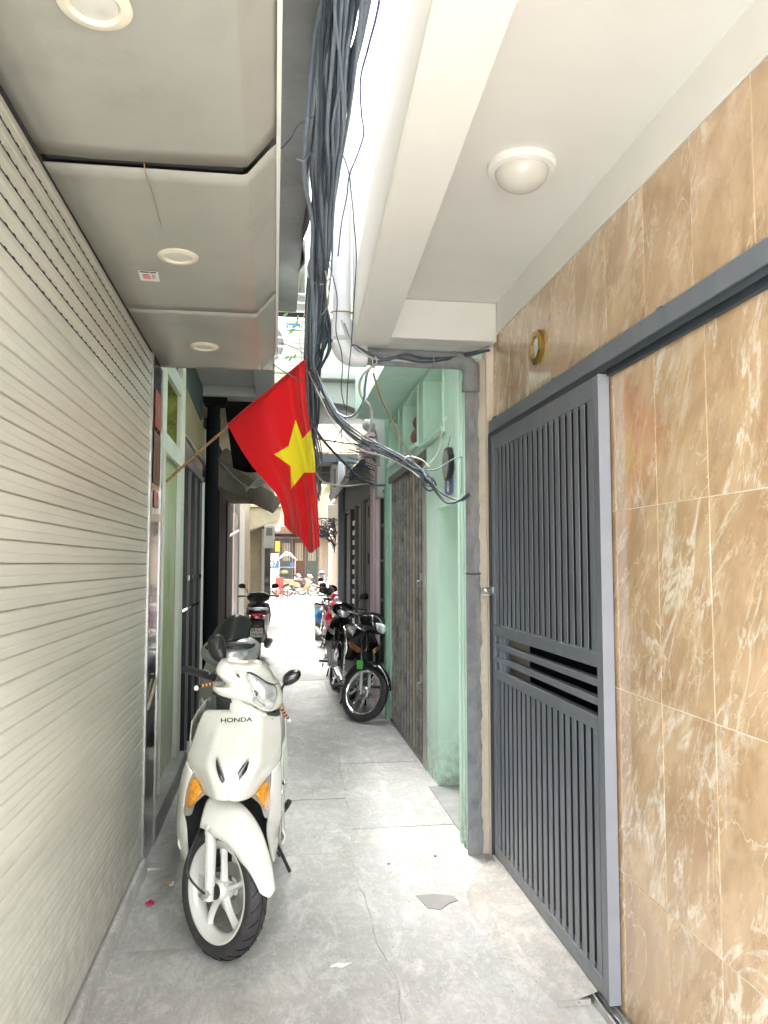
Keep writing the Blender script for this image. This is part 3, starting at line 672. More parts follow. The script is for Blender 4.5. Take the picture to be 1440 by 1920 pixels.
obj('channel', rail(MB()), m_gate, rl, smooth=0, bevel=.001)
obj('lower_channel', MB().box((1.156, Y0, 2.240), (1.160, 4.0, 2.2615)).box((1.178, Y0, 2.225), (1.194, 2.59, 2.2615)), m_gdark, rl, smooth=0)
for y in (1.2, 2.18, 3.1): bx('bracket', (1.17, y, 2.326), (1.194, y + .03, 2.345), m_gate, rl)
po = thing('gate_post', 'dark steel post the closed gate meets at its far end', 'post')
bx('post', (1.146, 4.005, .0), (1.190, 4.04, 2.26), m_gdark, po, bevel=.002)
obj('staple', MB().tube(spl([(1.146, 4.03, 1.43), (1.11, 4.035, 1.42), (1.11, 4.04, 1.39), (1.146, 4.035, 1.385)], 5), .005, 8), m_steel, po)
ft = thing('floor_track', 'steel angle track set in the ground under the sliding gate', 'gate track')
obj('angle', MB().box((1.150, 1.9, .004), (1.185, 4.05, .030)).box((1.163, 1.9, .030), (1.170, 4.0, .042)).box((1.128, 1.9, -.004), (1.134, 4.03, .034)), m_steel, ft, smooth=0, bevel=.001)
# small things on the tiled wall
oc = thing('octagonal_mirror', 'small octagonal brass framed glass eye on the tiles near the gate rail', 'ornament', (XT - .001, 3.345, 2.545), (0, R(-90), 0))
octg = lambda r, z: [(r * cos(pi / 8 + i * pi / 4), r * sin(pi / 8 + i * pi / 4), z) for i in range(8)]
mb = MB(); A_, B_, C2 = octg(.082, 0), octg(.082, .018), octg(.055, .022); D_ = octg(.050, .012)
mb.add(A_ + B_ + C2 + D_, [(k * 8 + i, k * 8 + (i + 1) % 8, (k + 1) * 8 + (i + 1) % 8, (k + 1) * 8 + i) for k in range(3) for i in range(8)])
obj('frame', mb, m_brass, oc, smooth=0, bevel=.001)
obj('glass', MB().ell((0, 0, .010), (.050, .050, .010), 8, 16), m_lens, oc)
ep = thing('number_plate', 'small navy enamel plate half hidden behind the gate rail end', 'plate')
a = (1.19,4.268,2.342); b = (1.19,4.173,2.167)
bx('plate', (1.186, 4.042, a[2] - .14), (1.193, 4.092, a[2] + .02), m_navy, ep, bevel=.002)
obj('hook_wire', MB().tube(spl([(1.17, 4.05, 2.28), (1.165, 4.075, 2.26), (1.165, 4.08, 2.2), (1.17, 4.06, 2.14)], 6), .004, 6), m_steel, ep)

# ---- party wall end, cement band, drainpipe
pw = thing('party_wall_end', 'rough cement wall edge with peeling cream plaster beside the gate', 'wall')
def ragged(x0, x1, y, z0, z1, amp, seed, th_):
    """vertical strip facing the camera whose right edge is ragged"""
    n = 150; L_ = [(x0, y, z0 + (z1 - z0) * i / n) for i in range(n + 1)]
    Rr = [(x1 + amp * mnoise.noise(V((seed, i * .13, 0))) + amp * .5 * mnoise.noise(V((seed, i * .55, 5))), y, z0 + (z1 - z0) * i / n) for i in range(n + 1)]
    vs = L_ + Rr + [(p[0], y + th_, p[2]) for p in L_] + [(p[0], y + th_, p[2]) for p in Rr]; m_ = n + 1
    fs = []
    for i in range(n): fs += [(i, i + 1, m_ + i + 1, m_ + i), (m_ + i, m_ + i + 1, 3 * m_ + i + 1, 3 * m_ + i), (i, i + 1, 2 * m_ + i + 1, 2 * m_ + i)]
    return MB().add(vs, fs)
bx('masonry', (1.152, 4.135, -.01), (1.40, 4.34, 2.76), m_plas, pw)
bx('plaster', (1.06, 4.128, -.01), (1.158, 4.1345, 2.70), m_plas, pw)
bx('reveal', (1.158, 4.101, -.01), (1.206, 4.134, 2.76), m_grout, pw)
obj('cement_coat', ragged(1.040, 1.118, 4.118, 0, 2.68, .016, 2.2, .0095), m_cem, pw, smooth=0)
obj('cement_coat', ragged(1.041, 1.092, 4.108, 0, 1.5, .014, 7.2, .0095), m_pvcg, pw, smooth=0)
obj('lintel', MB().box((.412, 4.119, 2.735), (1.19, 4.30, 2.80)), m_conl, pw, smooth=0)
obj('nail', MB().tube(spl([(1.03, 4.10, 1.50), (1.07, 4.095, 1.497), (1.115, 4.095, 1.50)], 4), .004, 5), m_cable, pw)
dr = thing('white_drainpipe', 'white plastic drainpipe whose elbow turns into a grey coated pipe over the passage', 'pipe')
def elbow(c, a0, a1, r=.07, n=10): return [(c[0] + r * cos(a0 + (a1 - a0) * i / n), 4.045, c[1] + r * sin(a0 + (a1 - a0) * i / n)) for i in range(n + 1)]
obj('down_pipe', MB().tube([(.345, 4.045, 4.9), (.345, 4.045, 2.80)], .049, 28), m_pvc, dr)
obj('socket', MB().tube([(.345, 4.045, 2.86), (.345, 4.045, 2.76)], .056, 28), m_pvc, dr)
obj('elbow', MB().tube(elbow((.415, 2.735), pi, 1.5 * pi, .07) + [(.48, 4.045, 2.665)], .056, 28), m_pvc, dr)
obj('branch_pipe', MB().tube([(.481, 4.045, 2.665), (1.0, 4.05, 2.660)] + [(1.0 + .062 * sin(t), 4.06, 2.598 + .062 * cos(t)) for t in [i * pi / 2 / 8 for i in range(1, 9)]] + [(1.062, 4.075, 2.53)], .046, 24), m_pvcg, dr)
obj('coupling', MB().tube([(1.062, 4.075, 2.55), (1.062, 4.08, 2.50)], .049, 24), m_pvcg, dr)
obj('strap', MB().tube([(.345 + .058 * cos(t), 4.045 + .058 * sin(t), 2.90 + .012 * sin(t)) for t in [i * 2 * pi / 24 for i in range(25)]], .0035, 6), m_cut, dr)

# ---- mint green house
XM = 1.15
mh = thing('mint_house', 'mint green painted house with square wall niches above a folding gate', 'building')
bx('pilaster', (1.053, 4.141, -.01), (1.149, 4.34, 2.80), m_mint, mh, bevel=.004)
bx('moulding', (1.045, 4.215, 0.), (1.0525, 4.235, 2.8), m_mint, mh, bevel=.003)
bx('moulding', (1.045, 4.29, 0.), (1.0525, 4.335, 2.8), m_mint, mh, bevel=.003)
mb = MB(); wallx(mb, XM, XM + .22, (4.345, 7.7), (-.01, 3.30), [(4.345, 5.38, -.01, 1.945), (5.78, 7.64, -.01, 2.44), (5.17, 5.84, 2.50, 2.98), (6.12, 6.80, 2.54, 2.98), (7.10, 7.64, 2.56, 2.98)])
obj('wall', mb, m_mint, mh, smooth=0)
bx('niche_back', (XM + .14, 4.61, 2.45), (XM + .225, 7.72, 3.3), m_mint, mh)
bx('niche_back', (XM + .19, 4.345, 0), (XM + .24, 5.38, 1.95), m_mint, mh)
bx('niche_floor', (1.08, 4.345, -.009), (1.34, 5.38, .006), m_conc, mh)
for (ya, yb, za, zc) in [(5.17, 5.84, 2.50, 2.98), (6.12, 6.80, 2.54, 2.98), (7.10, 7.64, 2.56, 2.98)]:
    t = thing('niche_frame', None, None, parent=mh)
    for q in (0, 1):
        e = .035; o_ = .045 * q
        obj('trim', MB().box((XM - .012 - .008 * (1 - q), ya - e + o_ * 0, za - e), (XM - .0005, ya - .001, zc + e)).box((XM - .012, yb + .001, za - e), (XM - .0005, yb + e, zc + e)).box((XM - .0125, ya - .0005, zc + .001), (XM - .0005, yb + .0005, zc + e)) if q else
            MB().box((XM - .03, ya - .04, za - .037), (XM - .0005, yb + .04, za - .001)), m_mint, t, smooth=0, bevel=.002)
bx('soffit', (.80, 4.125, 3.03), (XM - .001, 7.72, 3.16), m_mint, mh)
bx('wall', (1.38, 4.61, -.01), (3, 7.74, 5.2), m_mint, mh)
bx('wall', (.80, 4.125, 3.161), (1.379, 7.72, 5.2), m_mint, mh)
gp2 = thing('green_downpipe', 'green painted downpipe at the far corner of the mint house', 'pipe')
obj('pipe', MB().tube([(1.155, 7.80, 0), (1.152, 7.80, 3.8)], .040, 20), m_mintd, gp2)
obj('ring', MB().tube([(1.155, 7.80, 2.30), (1.155, 7.80, 2.36)], .044, 20), m_mintd, gp2)
# folding gate
fg = thing('folding_gate', 'old grey folding gate of close upright bars in the mint house', 'gate')
NB = 12
for i in range(NB):
    y = 5.98 + (7.60 - 5.98) * i / (NB - 1)
    mb = MB(); wdt = .034
    mb.box((XM + .010, y - .010, .03), (XM + .025, y + .010, 2.362)); mb.box((XM + .0085, y + .0121, .03), (XM + .012, y + .020, 2.362))
    obj('bar', mb, M('weathered bar paint', (.34, .33, .30), .55, metal=.4, var=.4, vs_=10, dirt=(.05, .05, .05), dscale=8, damt=.8) if i != 3 else m_beig, fg, smooth=0)
mb = MB()
for i in range(NB - 1):
    ya = 5.98 + 1.62 * i / (NB - 1); yb = ya + 1.62 / (NB - 1)
    for z in (.35, .95, 1.55, 2.05):
        mb.tube([(XM + .04, ya, z), (XM + .04, yb, z + .16)], .006, 5); mb.tube([(XM + .044, ya, z + .16), (XM + .044, yb, z)], .006, 5)
obj('lattice', mb, m_gdoor, fg, smooth=0)
bx('head_channel', (XM - .012, 5.80, 2.365), (XM + .06, 7.70, 2.43), m_gdoor, fg, bevel=.003)
obj('jamb', MB().box((XM - .006, 5.80, .0), (XM + .05, 5.806, 2.34)).box((XM - .006, 5.806, 0), (XM - .002, 5.93, 2.34)), M('scuffed pale metal', (.42, .41, .37), .5, metal=.3, var=.2, dirt=(.2, .18, .15), dscale=8, damt=.5), fg, smooth=0)
bx('bottom_rail', (XM, 5.95, .0), (XM + .05, 7.64, .028), m_gdoor, fg)
for z in (1.42, .62): obj('hasp', MB().box((XM - .006, 6.02, z), (XM + .011, 6.05, z + .06)).tube(spl([(XM - .008, 6.03, z), (XM - .03, 6.03, z - .01), (XM - .02, 6.03, z - .05)], 4), .006, 6), m_steel, fg)
bx('room_shade_panel', (XM + .05, 5.95, .03), (XM + .06, 7.64, 2.36), m_dark, mh)  # flat dark sheet paints the unlit depth behind the folding bars
# gourd, plaque, clock on the mint wall
gd = thing('dried_gourd', 'reddish brown double gourd hanging in the middle wall niche', 'ornament', (XM + .03, 6.32, 2.62))
obj('body', MB().lathe([(.001, -.07), (.03, -.058), (.052, -.03), (.058, 0), (.046, .04), (.027, .062), (.022, .072), (.030, .088), (.040, .115), (.034, .145), (.016, .168), (.007, .19), (.006, .23), (.001, .235)], Matrix(), 24), m_gourd, gd, smooth=60)
obj('string', MB().tube([(0, 0, .23), (0, 0, .36)], .002, 5), m_cable, gd)
pl = thing('wall_plaque', 'blue enamel plaque with a white 8 below the dark oval clock', 'plaque')
a, b = (1.142,5.098,2.166), (1.142,4.879,2.011)
bx('plate', (1.140, b[1], b[2]), (1.148, a[1], a[2]), m_blup, pl, bevel=.002)
text('numeral', '8', .19, (1.1385, (a[1] + b[1]) / 2, (a[2] + b[2]) / 2), (R(90), 0, R(-90)), m_whitep, pl, sx=.8)
ck = thing('octagonal_clock', 'dark octagonal clock like ornament hung high on the mint wall', 'ornament')
c1 = (1.13,4.946,2.212)
oy = lambda r, x, h: [(x, c1[1] + r * cos(pi / 8 + i * pi / 4), c1[2] + h * sin(pi / 8 + i * pi / 4)) for i in range(8)]
obj('case', MB().prism(oy(.115, 1.148, .115), (-.035, 0, 0)), m_blkp, ck, smooth=0, bevel=.004)
obj('face', MB().prism(oy(.095, 1.1125, .095), (-.002, 0, 0)), m_conc, ck, smooth=0)
obj('cord', MB().tube([(1.13, c1[1], c1[2] + .115), (1.146, c1[1], c1[2] + .19)], .002, 5), m_cable, ck)

# ---- beyond the mint house
XP = 1.2
bg = thing('barred_window', 'tall black steel window grille between mint and pink walls', 'grille')
bx('wall', (1.28, 7.86, -.01), (1.6, 9.0, 3.45), m_conl, bg)
for y in (8.02, 8.30, 8.72): bx('upright', (1.20, y, 0), (1.235, y + (.035 if y < 8.5 else .09), 2.62), m_blkp, bg)
obj('spearhead', MB().lathe([(.0, .16), (.03, .05), (.04, 0)], Matrix.Translation((1.22, 8.75, 2.62)), 8), m_blkp, bg)
for z in (.42, .74, 1.14, 1.58, 1.98, 2.36): bx('crossbar', (1.205, 8.0, z), (1.23, 8.8, z + .025), m_blkp, bg)
pk = thing('pink_house', 'pink pilaster and stepped cornice of the next house', 'building')
bx('pilaster', (1.18, 9.02, -.01), (1.5, 9.55, 2.75), m_pink, pk, bevel=.01)
bx('pilaster', (1.165, 9.15, -.01), (1.179, 9.40, 2.7), m_pink, pk, bevel=.005)
for i in range(5): bx('cornice', (1.17 - .035 * i, 8.85 - .03 * i, 2.76 + .065 * i), (1.5, 9.7 + .03 * i, 2.82 + .065 * i), m_pink, pk, bevel=.008)
bx('wall', (1.30, 9.0, 3.1), (3, 10.2, 3.7), m_pink, pk)
gs = thing('grey_shopfront', 'grey front with ribbed shutter doors under a dark sloping canopy', 'building')
bx('wall', (1.26, 9.56, -.01), (3.0, 13.6, 3.15), m_conl, gs)
bx('lintel', (1.20, 9.56, 2.42), (1.259, 13.4, 3.0), m_conl, gs)
for y, ww, mm in [(9.7, .55, m_gdoor), (10.75, .45, m_gdark), (12.3, .75, m_gdoor)]:
    dz = thing('door_panel', None, None, parent=gs)
    bx('leaf', (1.215, y, .05), (1.245, y + ww, 2.38), mm, dz, bevel=.004)
    nz_ = 14
    for i in range(nz_): bx('rib', (1.205, y + .05, .15 + i * 2.15 / nz_), (1.214, y + ww - .08, .15 + (i + .8) * 2.15 / nz_), mm, dz)
for y in (9.58, 10.35, 10.62, 11.35, 12.1, 13.15): bx('jamb', (1.18, y, 0), (1.25, y + .09, 2.42), m_gdoor if y < 12 else m_gdark, gs)
mb = MB()
for i in range(13): mb.box((1.20, 11.5, .35 + i * .15), (1.215, 11.95, .42 + i * .15))
obj('louvre', mb, m_steel, gs, smooth=0)
for z in (.75, 1.55, 2.15): bx('hinge', (1.165, 9.66, z), (1.179, 9.72, z + .14), m_blkp, gs)
obj('canopy', MB().prism([(.95, 9.9, 2.62), (1.26, 9.9, 2.98), (1.26, 9.9, 3.06), (.95, 9.9, 2.76)], (0, 3.6, 0)), m_gdark, gs, smooth=0, bevel=.01)
bx('post', (1.10, 13.45, 0), (1.20, 13.6, 3.35), M('pale blue grey post', (.28, .32, .36), .5, var=.1), gs, bevel=.01)
bx('post', (1.20, 13.3, 0), (1.27, 13.6, 3.1), m_gdark, gs)
# grey house with arched balcony over everything
gb = thing('grey_balcony_house', 'pale grey concrete house with arched balcony bracket above the passage', 'building')
bx('wall', (.42, 8.75, 3.75), (3.2, 12, 7.5), m_conl, gb)
mb = MB(); arch = [(.42, 8.62, 3.62), (.42, 8.62, 3.46), (.60, 8.62, 3.40)] + [(.66 + .50 * sin(t), 8.62, 2.90 + .47 * cos(t)) for t in [i * pi / 2 / 14 for i in range(15)]] + [(1.18, 8.62, 2.66), (1.32, 8.62, 2.66), (1.32, 8.62, 3.62)]
mb.prism(arch, (0, .30, 0)); obj('arch_bracket', mb, m_conl, gb, smooth=0, bevel=.01)
bx('ledge', (.38, 8.50, 3.625), (1.36, 9.0, 3.70), m_conl, gb, bevel=.01)
bx('ledge', (.40, 8.56, 3.705), (1.36, 9.0, 3.76), m_conl, gb, bevel=.01)
bx('parapet', (.43, 8.60, 3.765), (1.34, 8.74, 4.62), m_conl, gb)
bx('pier', (1.14, 8.58, 2.3), (1.28, 8.80, 2.655), m_conl, gb, bevel=.01)
lp = thing('street_loudspeaker', 'round grey lamp hanging on an arm below the arched bracket', 'lamp', (1.025,8.4,3.106))
obj('shell', MB().lathe([(.001, .06), (.03, .055), (.07, .0), (.075, -.05), (.05, -.06), (.001, -.05)], Matrix.Rotation(R(75), 4, 'X'), 20), m_conl, lp)
obj('arm', MB().tube([(-.03, 0, .09), (.15, .0, .09), (.22, .2, .09)], .01, 6), m_gdoor, lp)
# AC box on bracket, canopy frame at 14 m
ac2 = thing('bracketed_cabinet', 'grey outdoor cabinet box under a flat canopy far down the right side', 'cabinet')
bx('case', (1.02, 14.0, 2.86), (1.27, 14.4, 3.38), m_conl, ac2, bevel=.01)
obj('door', MB().box((1.14, 13.985, 3.0), (1.20, 13.998, 3.25)).box((1.05, 13.985, 2.95), (1.10, 13.998, 3.3)), m_gdoor, ac2, smooth=0)
bx('tray', (1.0, 13.95, 2.78), (1.3, 14.45, 2.85), m_gdark, ac2)
cn = thing('flat_canopy', 'flat grey steel framed canopy past the grey shopfront', 'canopy')
bx('deck', (.62, 13.7, 3.42), (1.45, 18, 3.48), m_conl, cn); bx('edge', (.60, 13.68, 3.38), (1.47, 13.72, 3.53), m_gdark, cn)
for y in (14.6, 15.5, 16.4): bx('joist', (.62, y, 3.30), (1.4, y + .06, 3.415), m_gdoor, cn)
bx('post', (1.30, 13.72, 0), (1.36, 13.8, 3.5), m_gdark, cn)
fr = thing('far_right_houses', 'pink and yellow house fronts with pipes far down the right side', 'building')
bx('wall', (1.60, 14, -.01), (4, 22, 3.3), m_beig, fr); bx('wall', (2.3, 22.05, -.01), (5, 33, 9.0), m_pink, fr)
bx('wall', (1.30, 14, 3.55), (4, 22, 8.5), m_yell, fr)
for i, y in enumerate((15.2, 16.4, 17.6)): obj('pipe', MB().tube([(1.54, y, 0), (1.54, y, 3.0)], .05, 10), [m_pink, m_beig, m_conl][i], fr)
bx('meter_box', (1.25, 18.5, 2.45), (1.61, 18.9, 3.0), m_creamw, fr, bevel=.01)
bx('meter_box', (2.1, 25, 1.9), (2.31, 25.4, 2.5), m_blkp, fr, bevel=.01)
mb = MB(); rc = random.Random(11)
for i in range(26):
    p = V((1.0 + rc.uniform(-.25, .25), 18.2, 2.45 + rc.uniform(-.12, .12)))
    mb.tube(spl([p, p + V((rc.uniform(-.25, .3), .1, rc.uniform(-.12, .1))), p + V((rc.uniform(-.1, .5), .2, rc.uniform(-.25, .2))), V((1.42, 18.5, 2.2 + rc.uniform(-.4, .5)))], 4), .012, 4)
obj('cable_tangle', mb, m_cable, label='dark tangle of cables on the far right wall behind the flag', cat='cables', kind='stuff')
# far cross street
fe = thing('end_house', 'cream house with dark green panelled doors closing the view at the alley end', 'building')
bx('wall', (-6, 44, -.01), (9, 46, 12.0), m_beig, fe)
bx('awning_fascia', (-6, 43.6, 3.25), (9, 43.99, 3.65), M('brown fascia', (.24, .15, .11), .7, var=.2), fe)
bx('awning', (-6, 42.9, 3.1), (9, 43.59, 3.24), m_maro, fe)
for i in range(4):
    x0 = -.4 + i * .72; dz = thing('door', None, None, parent=fe)
    bx('leaf', (x0, 43.90, .5), (x0 + .66, 43.98, 3.0), m_dgreen if i != 2 else m_wood, dz, bevel=.01)
    bx('pane', (x0 + .12, 43.87, 1.75), (x0 + .54, 43.895, 2.75), m_glass if i in (0,) else m_beig, dz)
    for k in range(3): bx('bar', (x0 + .16 + k * .14, 43.85, 1.75), (x0 + .19 + k * .14, 43.868, 2.75), m_dgreen, dz)
bx('pilaster', (2.5, 43.85, 0), (2.72, 43.99, 3.2), m_beig, fe)
bx('occluder_house', (-7, 27, -.01), (-2.4, 43, 10), m_beig, fe)  # unseen block added to keep sky light off the far street
bx('occluder_house', (4.4, 33.1, -.01), (9, 43, 10), m_creamw, fe)  # second unseen light blocker, across the street
bx('step', (-3, 42.9, -.01), (5, 43.85, .3), m_conl, fe)
bx('upper_wall', (-6, 46.01, 3), (9, 47, 16), m_yell, fe)

# ================================================================ VEHICLES
def wheel(name, parent, mx, Rr, w_, rim, style, rimmat, hubmat=None, groove=False, nsp=36):
    """mx maps wheel space (axle = z) into the parent's space"""
    p = [(rim, -w_ * .36), (rim + .012, -w_ * .47), ((rim + Rr) / 2, -w_ * .5), (Rr - .018, -w_ * .43), (Rr - .006, -w_ * .25), (Rr, 0)]
    prof = p + [(a, -b) for a, b in p[-2::-1]]
    mb = MB().lathe(prof + [(rim - .006, w_ * .3), (rim - .006, -w_ * .3)], mx, 72, closed=True)
    ty = obj(name, mb, m_rub, parent, smooth=40)
    if groove:
        mb = MB()
        for i in range(26):
            a0 = 2 * pi * i / 26
            for s_ in (-1, 1):
                pts = []
                for k in range(7):
                    t = k / 6; a = a0 + (.09 if s_ > 0 else 0) - .16 * t; h = s_ * w_ * (.08 + .33 * t)
                    r_ = Rr + .0005 - .020 * (t ** 2.2) * .9
                    pts.append(mx @ V((r_ * cos(a), r_ * sin(a), h)))
                mb.tube(pts, .0021 if i % 2 else .0017, 5)
        mb.tube([mx @ V(((Rr + .0004) * cos(t), (Rr + .0004) * sin(t), 0)) for t in [k * 2 * pi / 72 for k in range(73)]], .0016, 5)
        obj('tread_groove', mb, m_groove, ty, smooth=0, kind='stuff')
    lip = [(rim + .004, -w_ * .40), (rim + .004, -w_ * .33), (rim - .006, -w_ * .30), (rim - .022, -w_ * .22), (rim - .026, 0), (rim - .022, w_ * .22), (rim - .006, w_ * .30), (rim + .004, w_ * .33), (rim + .004, w_ * .40),
           (rim - .004, w_ * .41), (rim - .012, w_ * .34), (rim - .028, w_ * .20), (rim - .033, 0), (rim - .028, -w_ * .20), (rim - .012, -w_ * .34), (rim - .004, -w_ * .41)]
    if style != 'cast': lip = [(a if a > rim - .01 else a + .008, b) for a, b in lip]
    obj('rim', MB().lathe(lip, mx, 72, closed=True), rimmat, ty, smooth=40)
    hm = hubmat or rimmat
    if style == 'cast':
        obj('hub', MB().lathe([(.001, -.034), (.030, -.034), (.038, -.022), (.040, .022), (.030, .034), (.001, .034)], mx, 32), rimmat, ty, smooth=30)
        for i in range(5):
            a = 2 * pi * i / 5 + .35; Rm = mx @ Matrix.Rotation(a, 4, 'Z')
            mb = MB(); r0, r1 = .030, rim - .02
            sec = []
            for k in range(9):
                t = k / 8; r_ = r0 + (r1 - r0) * t; tw = .10 * t * t   # spokes sweep slightly
                hw = .019 - .006 * sin(pi * t) + .010 * max(0, t - .6); hh = .015 - .003 * t
                sec.append([(r_, -hw + tw * .25, -hh * .6), (r_, -hw * .45 + tw * .25, hh), (r_, hw * .45 + tw * .25, hh), (r_, hw + tw * .25, -hh * .6), (r_, 0 + tw * .25, -hh)])
            vs = [Rm @ V(q) for s_ in sec for q in s_]
            mb.add(vs, [(k * 5 + j, k * 5 + (j + 1) % 5, (k + 1) * 5 + (j + 1) % 5, (k + 1) * 5 + j) for k in range(8) for j in range(5)])
            obj('spoke', mb, rimmat, ty, smooth=50, bevel=.002)
        mb = MB().lathe([(.045, -.040), (.098, -.040), (.098, -.044), (.045, -.044)], mx, 48, closed=True)
        obj('brake_disc', mb, m_alu, ty, smooth=30)
    else:
        obj('hub', MB().lathe([(.001, -.045), (.012, -.045), (.014, -.03), (.058, -.028), (.062, -.02), (.060, .02), (.05, .03), (.014, .032), (.012, .05), (.001, .05)], mx, 32), hm, ty, smooth=35)
        mb = MB()
        for i in range(nsp):
            a = 2 * pi * i / nsp; s_ = 1 if i % 2 else -1; da = .55 * (1 if (i // 2) % 2 else -1)
            mb.tube([mx @ V((.055 * cos(a), .055 * sin(a), .022 * s_)), mx @ V(((rim - .02) * cos(a + da * .55), (rim - .02) * sin(a + da * .55), 0))], .0016, 4, False)
        obj('spokes', mb, m_chr, ty, smooth=0)
    return ty

def frame_of(origin, u, w_):
    u = V(u).normalized(); v_ = u.cross(V(w_)).normalized(); w2 = v_.cross(u).normalized()
    m = Matrix((u, w2, v_)).transposed().to_4x4(); m.translation = V(origin); return m     # wheel x = heading, y = up, z = axle
def fender(mx, R0, a0, a1, hw, tip=.5, drop=.06, n=30, back_rise=0.):
    mb = MB()
    def fn(u, v_):
        a = a0 + (a1 - a0) * u; t = (v_ * 2 - 1)
        wd = hw * (tip + (1 - tip) * min(1, u * 2.6) ** .7); dr = drop * (min(1, u * 2.2) ** .8 + .25)
        r_ = R0 + back_rise * u - dr * abs(t) ** 2.6
        return mx @ V((r_ * cos(a), r_ * sin(a), wd * t))
    mb.grid(fn, n, 15); return mb

# ---------------------------------------------------------------- white scooter in the foreground
O = V((-.2, 3.9, 0)); ws = thing('motor_scooter', 'white step through scooter with amber indicators parked in front on the left', 'scooter', tuple(O))
XF = Matrix.Translation(-O)
def W():
    m = MB(); m.xf = XF; return m
uh = V((sin(R(39)), -cos(R(39)), 0)); rt = V((cos(R(39)), sin(R(39)), 0))
up = (V((0, 0, 1)) + rt * .115).normalized()
mxw = frame_of((-.192, 3.235, .249), uh, up)
wheel('front_wheel', ws, XF @ mxw, .249, .092, .187, 'cast', m_wsil, groove=True)
axle = lambda x, y, z: mxw @ V((x, y, z))      # heading, up, sideways (negative z = left side seen by the camera)
sgn = 1 if (mxw.to_3x3() @ V((0, 0, 1))).x < 0 else -1
fd = (-.40, .915)
def forkp(d, s_): return axle(fd[0] * d * .30, fd[1] * d, s_ * .066)
for s_ in (sgn, -sgn):
    fk = obj('fork_leg', W().tube([forkp(-.03, s_), forkp(.25, s_)], [.020, .0235], 24), m_wsil, ws)
    obj('fork_collar', W().tube([forkp(.235, s_), forkp(.25, s_), forkp(.275, s_)], [.026, .026, .025], 24), m_wsil, ws)
    c0 = axle(0, 0, s_ * .078)
    obj('axle_block', W().tube([axle(0, 0, s_ * .060), axle(0, 0, s_ * .100)], .020, 8), m_silv, ws, smooth=20)
    obj('axle_nut', W().tube([axle(0, 0, s_ * .10), axle(0, 0, s_ * .112)], .009, 6), m_steel, ws, smooth=0)
obj('speedometer_drive', W().tube([axle(0, 0, sgn * .035), axle(0, 0, sgn * .058)], .030, 20), m_blkp, ws)
wire([tuple(V(p) - O) for p in [(-0.263,3.36,0.523), (-0.292,3.24,0.478), (-0.326,3.18,0.394), (-0.321,3.16,0.344), (-0.288,3.14,0.306), (-0.255,3.14,0.276)]], .0045, m_blkp, 'speedometer_cable', ws)
obj('brake_caliper', W().box((-.03, -.03, -.03), (.03, .03, .03)), m_alu, ws)
bpy.data.objects['brake_caliper'].location = tuple(axle(-.085, .02, -sgn * .05) - O)
for v_ in bpy.data.objects['brake_caliper'].data.vertices: v_.co += O
# front mudguard, rotates with the wheel
def mud():
    mb = W()
    def fn(u, v_):
        a = R(10) + R(98) * u; t = v_ * 2 - 1
        wd = .090 * (.34 + .66 * min(1, u * 1.25) ** .75) * min(1, (u + .0015) / .05) ** .5
        r_ = .290 + .075 * u ** 1.5 - (.035 + .085 * min(u * 1.3, 1)) * (min(1, u * 3) ** .7) * abs(t) ** 2.6
        return mxw @ V((r_ * cos(a) , r_ * sin(a), wd * t))
    mb.grid(fn, 44, 21); return mb
obj('mudguard', mud(), m_scw, ws, smooth=60, solid=.003)
# leg shield: main panel
def poly_lerp(P_, t):
    t = max(0, min(1, t)) * (len(P_) - 1); i = min(int(t), len(P_) - 2); f = t - i; return V(P_[i]).lerp(V(P_[i + 1]), f)
SL = spl([(-0.283,3.47,0.918),(-0.3,3.46,0.905),(-0.321,3.45,0.853),(-0.343,3.44,0.786),(-0.363,3.43,0.722),(-0.331,3.38,0.68),(-0.297,3.33,0.642),(-0.268,3.27,0.617),(-0.222,3.2,0.621)], 6)
SR = spl([(0.016,3.47,0.901),(0.03,3.46,0.882),(0.037,3.45,0.829),(0.038,3.44,0.769),(0.034,3.43,0.708),(-0.002,3.38,0.668),(-0.042,3.33,0.632),(-0.081,3.27,0.601),(-0.128,3.2,0.615)], 6)
SC = spl([(-0.127,3.4,0.932),(-0.133,3.37,0.917),(-0.136,3.31,0.876),(-0.141,3.24,0.824),(-0.148,3.18,0.775),(-0.154,3.15,0.733),(-0.159,3.13,0.692),(-0.166,3.12,0.644),(-0.171,3.14,0.626)], 6)
def shield(u, v_):
    a, b, c = poly_lerp(SL, u), poly_lerp(SR, u), poly_lerp(SC, u); t = v_ * 2 - 1
    e = a if t < 0 else b; s_ = abs(t)
    p = c.lerp(e, s_); y = c.y + (e.y - c.y) * s_ ** 2.2
    y -= .012 * math.exp(-((s_ - .52) / .10) ** 2) * sin(pi * min(1, u * 1.1)) + .006 * math.exp(-(s_ / .06) ** 2) * sin(pi * min(1, u))
    return V((p.x, y, p.z))
obj('leg_shield', W().grid(shield, 60, 61), m_scw, ws, smooth=70, solid=.004)
text('badge', 'HONDA', .024, (0, 0, 0), (R(90 - 10), 0, R(2)), m_ink, ws, sx=1.45, bold=.0006).location = tuple(V((-0.152,3.318,0.901)) - O)
# thin seams where the panels meet, and screws
for E_ in (SL, SR): obj('panel_seam', W().tube([p + V((0, -.004, 0)) for p in E_[len(E_) // 2 - 2:]], .0013, 5), m_groove, ws)
for q in [(-0.264,3.41,0.897),(-0.002,3.41,0.883),(-0.169,3.105,0.659)]: obj('screw', W().ell(q, (.0035, .002, .0035), 6, 10), m_steel, ws)
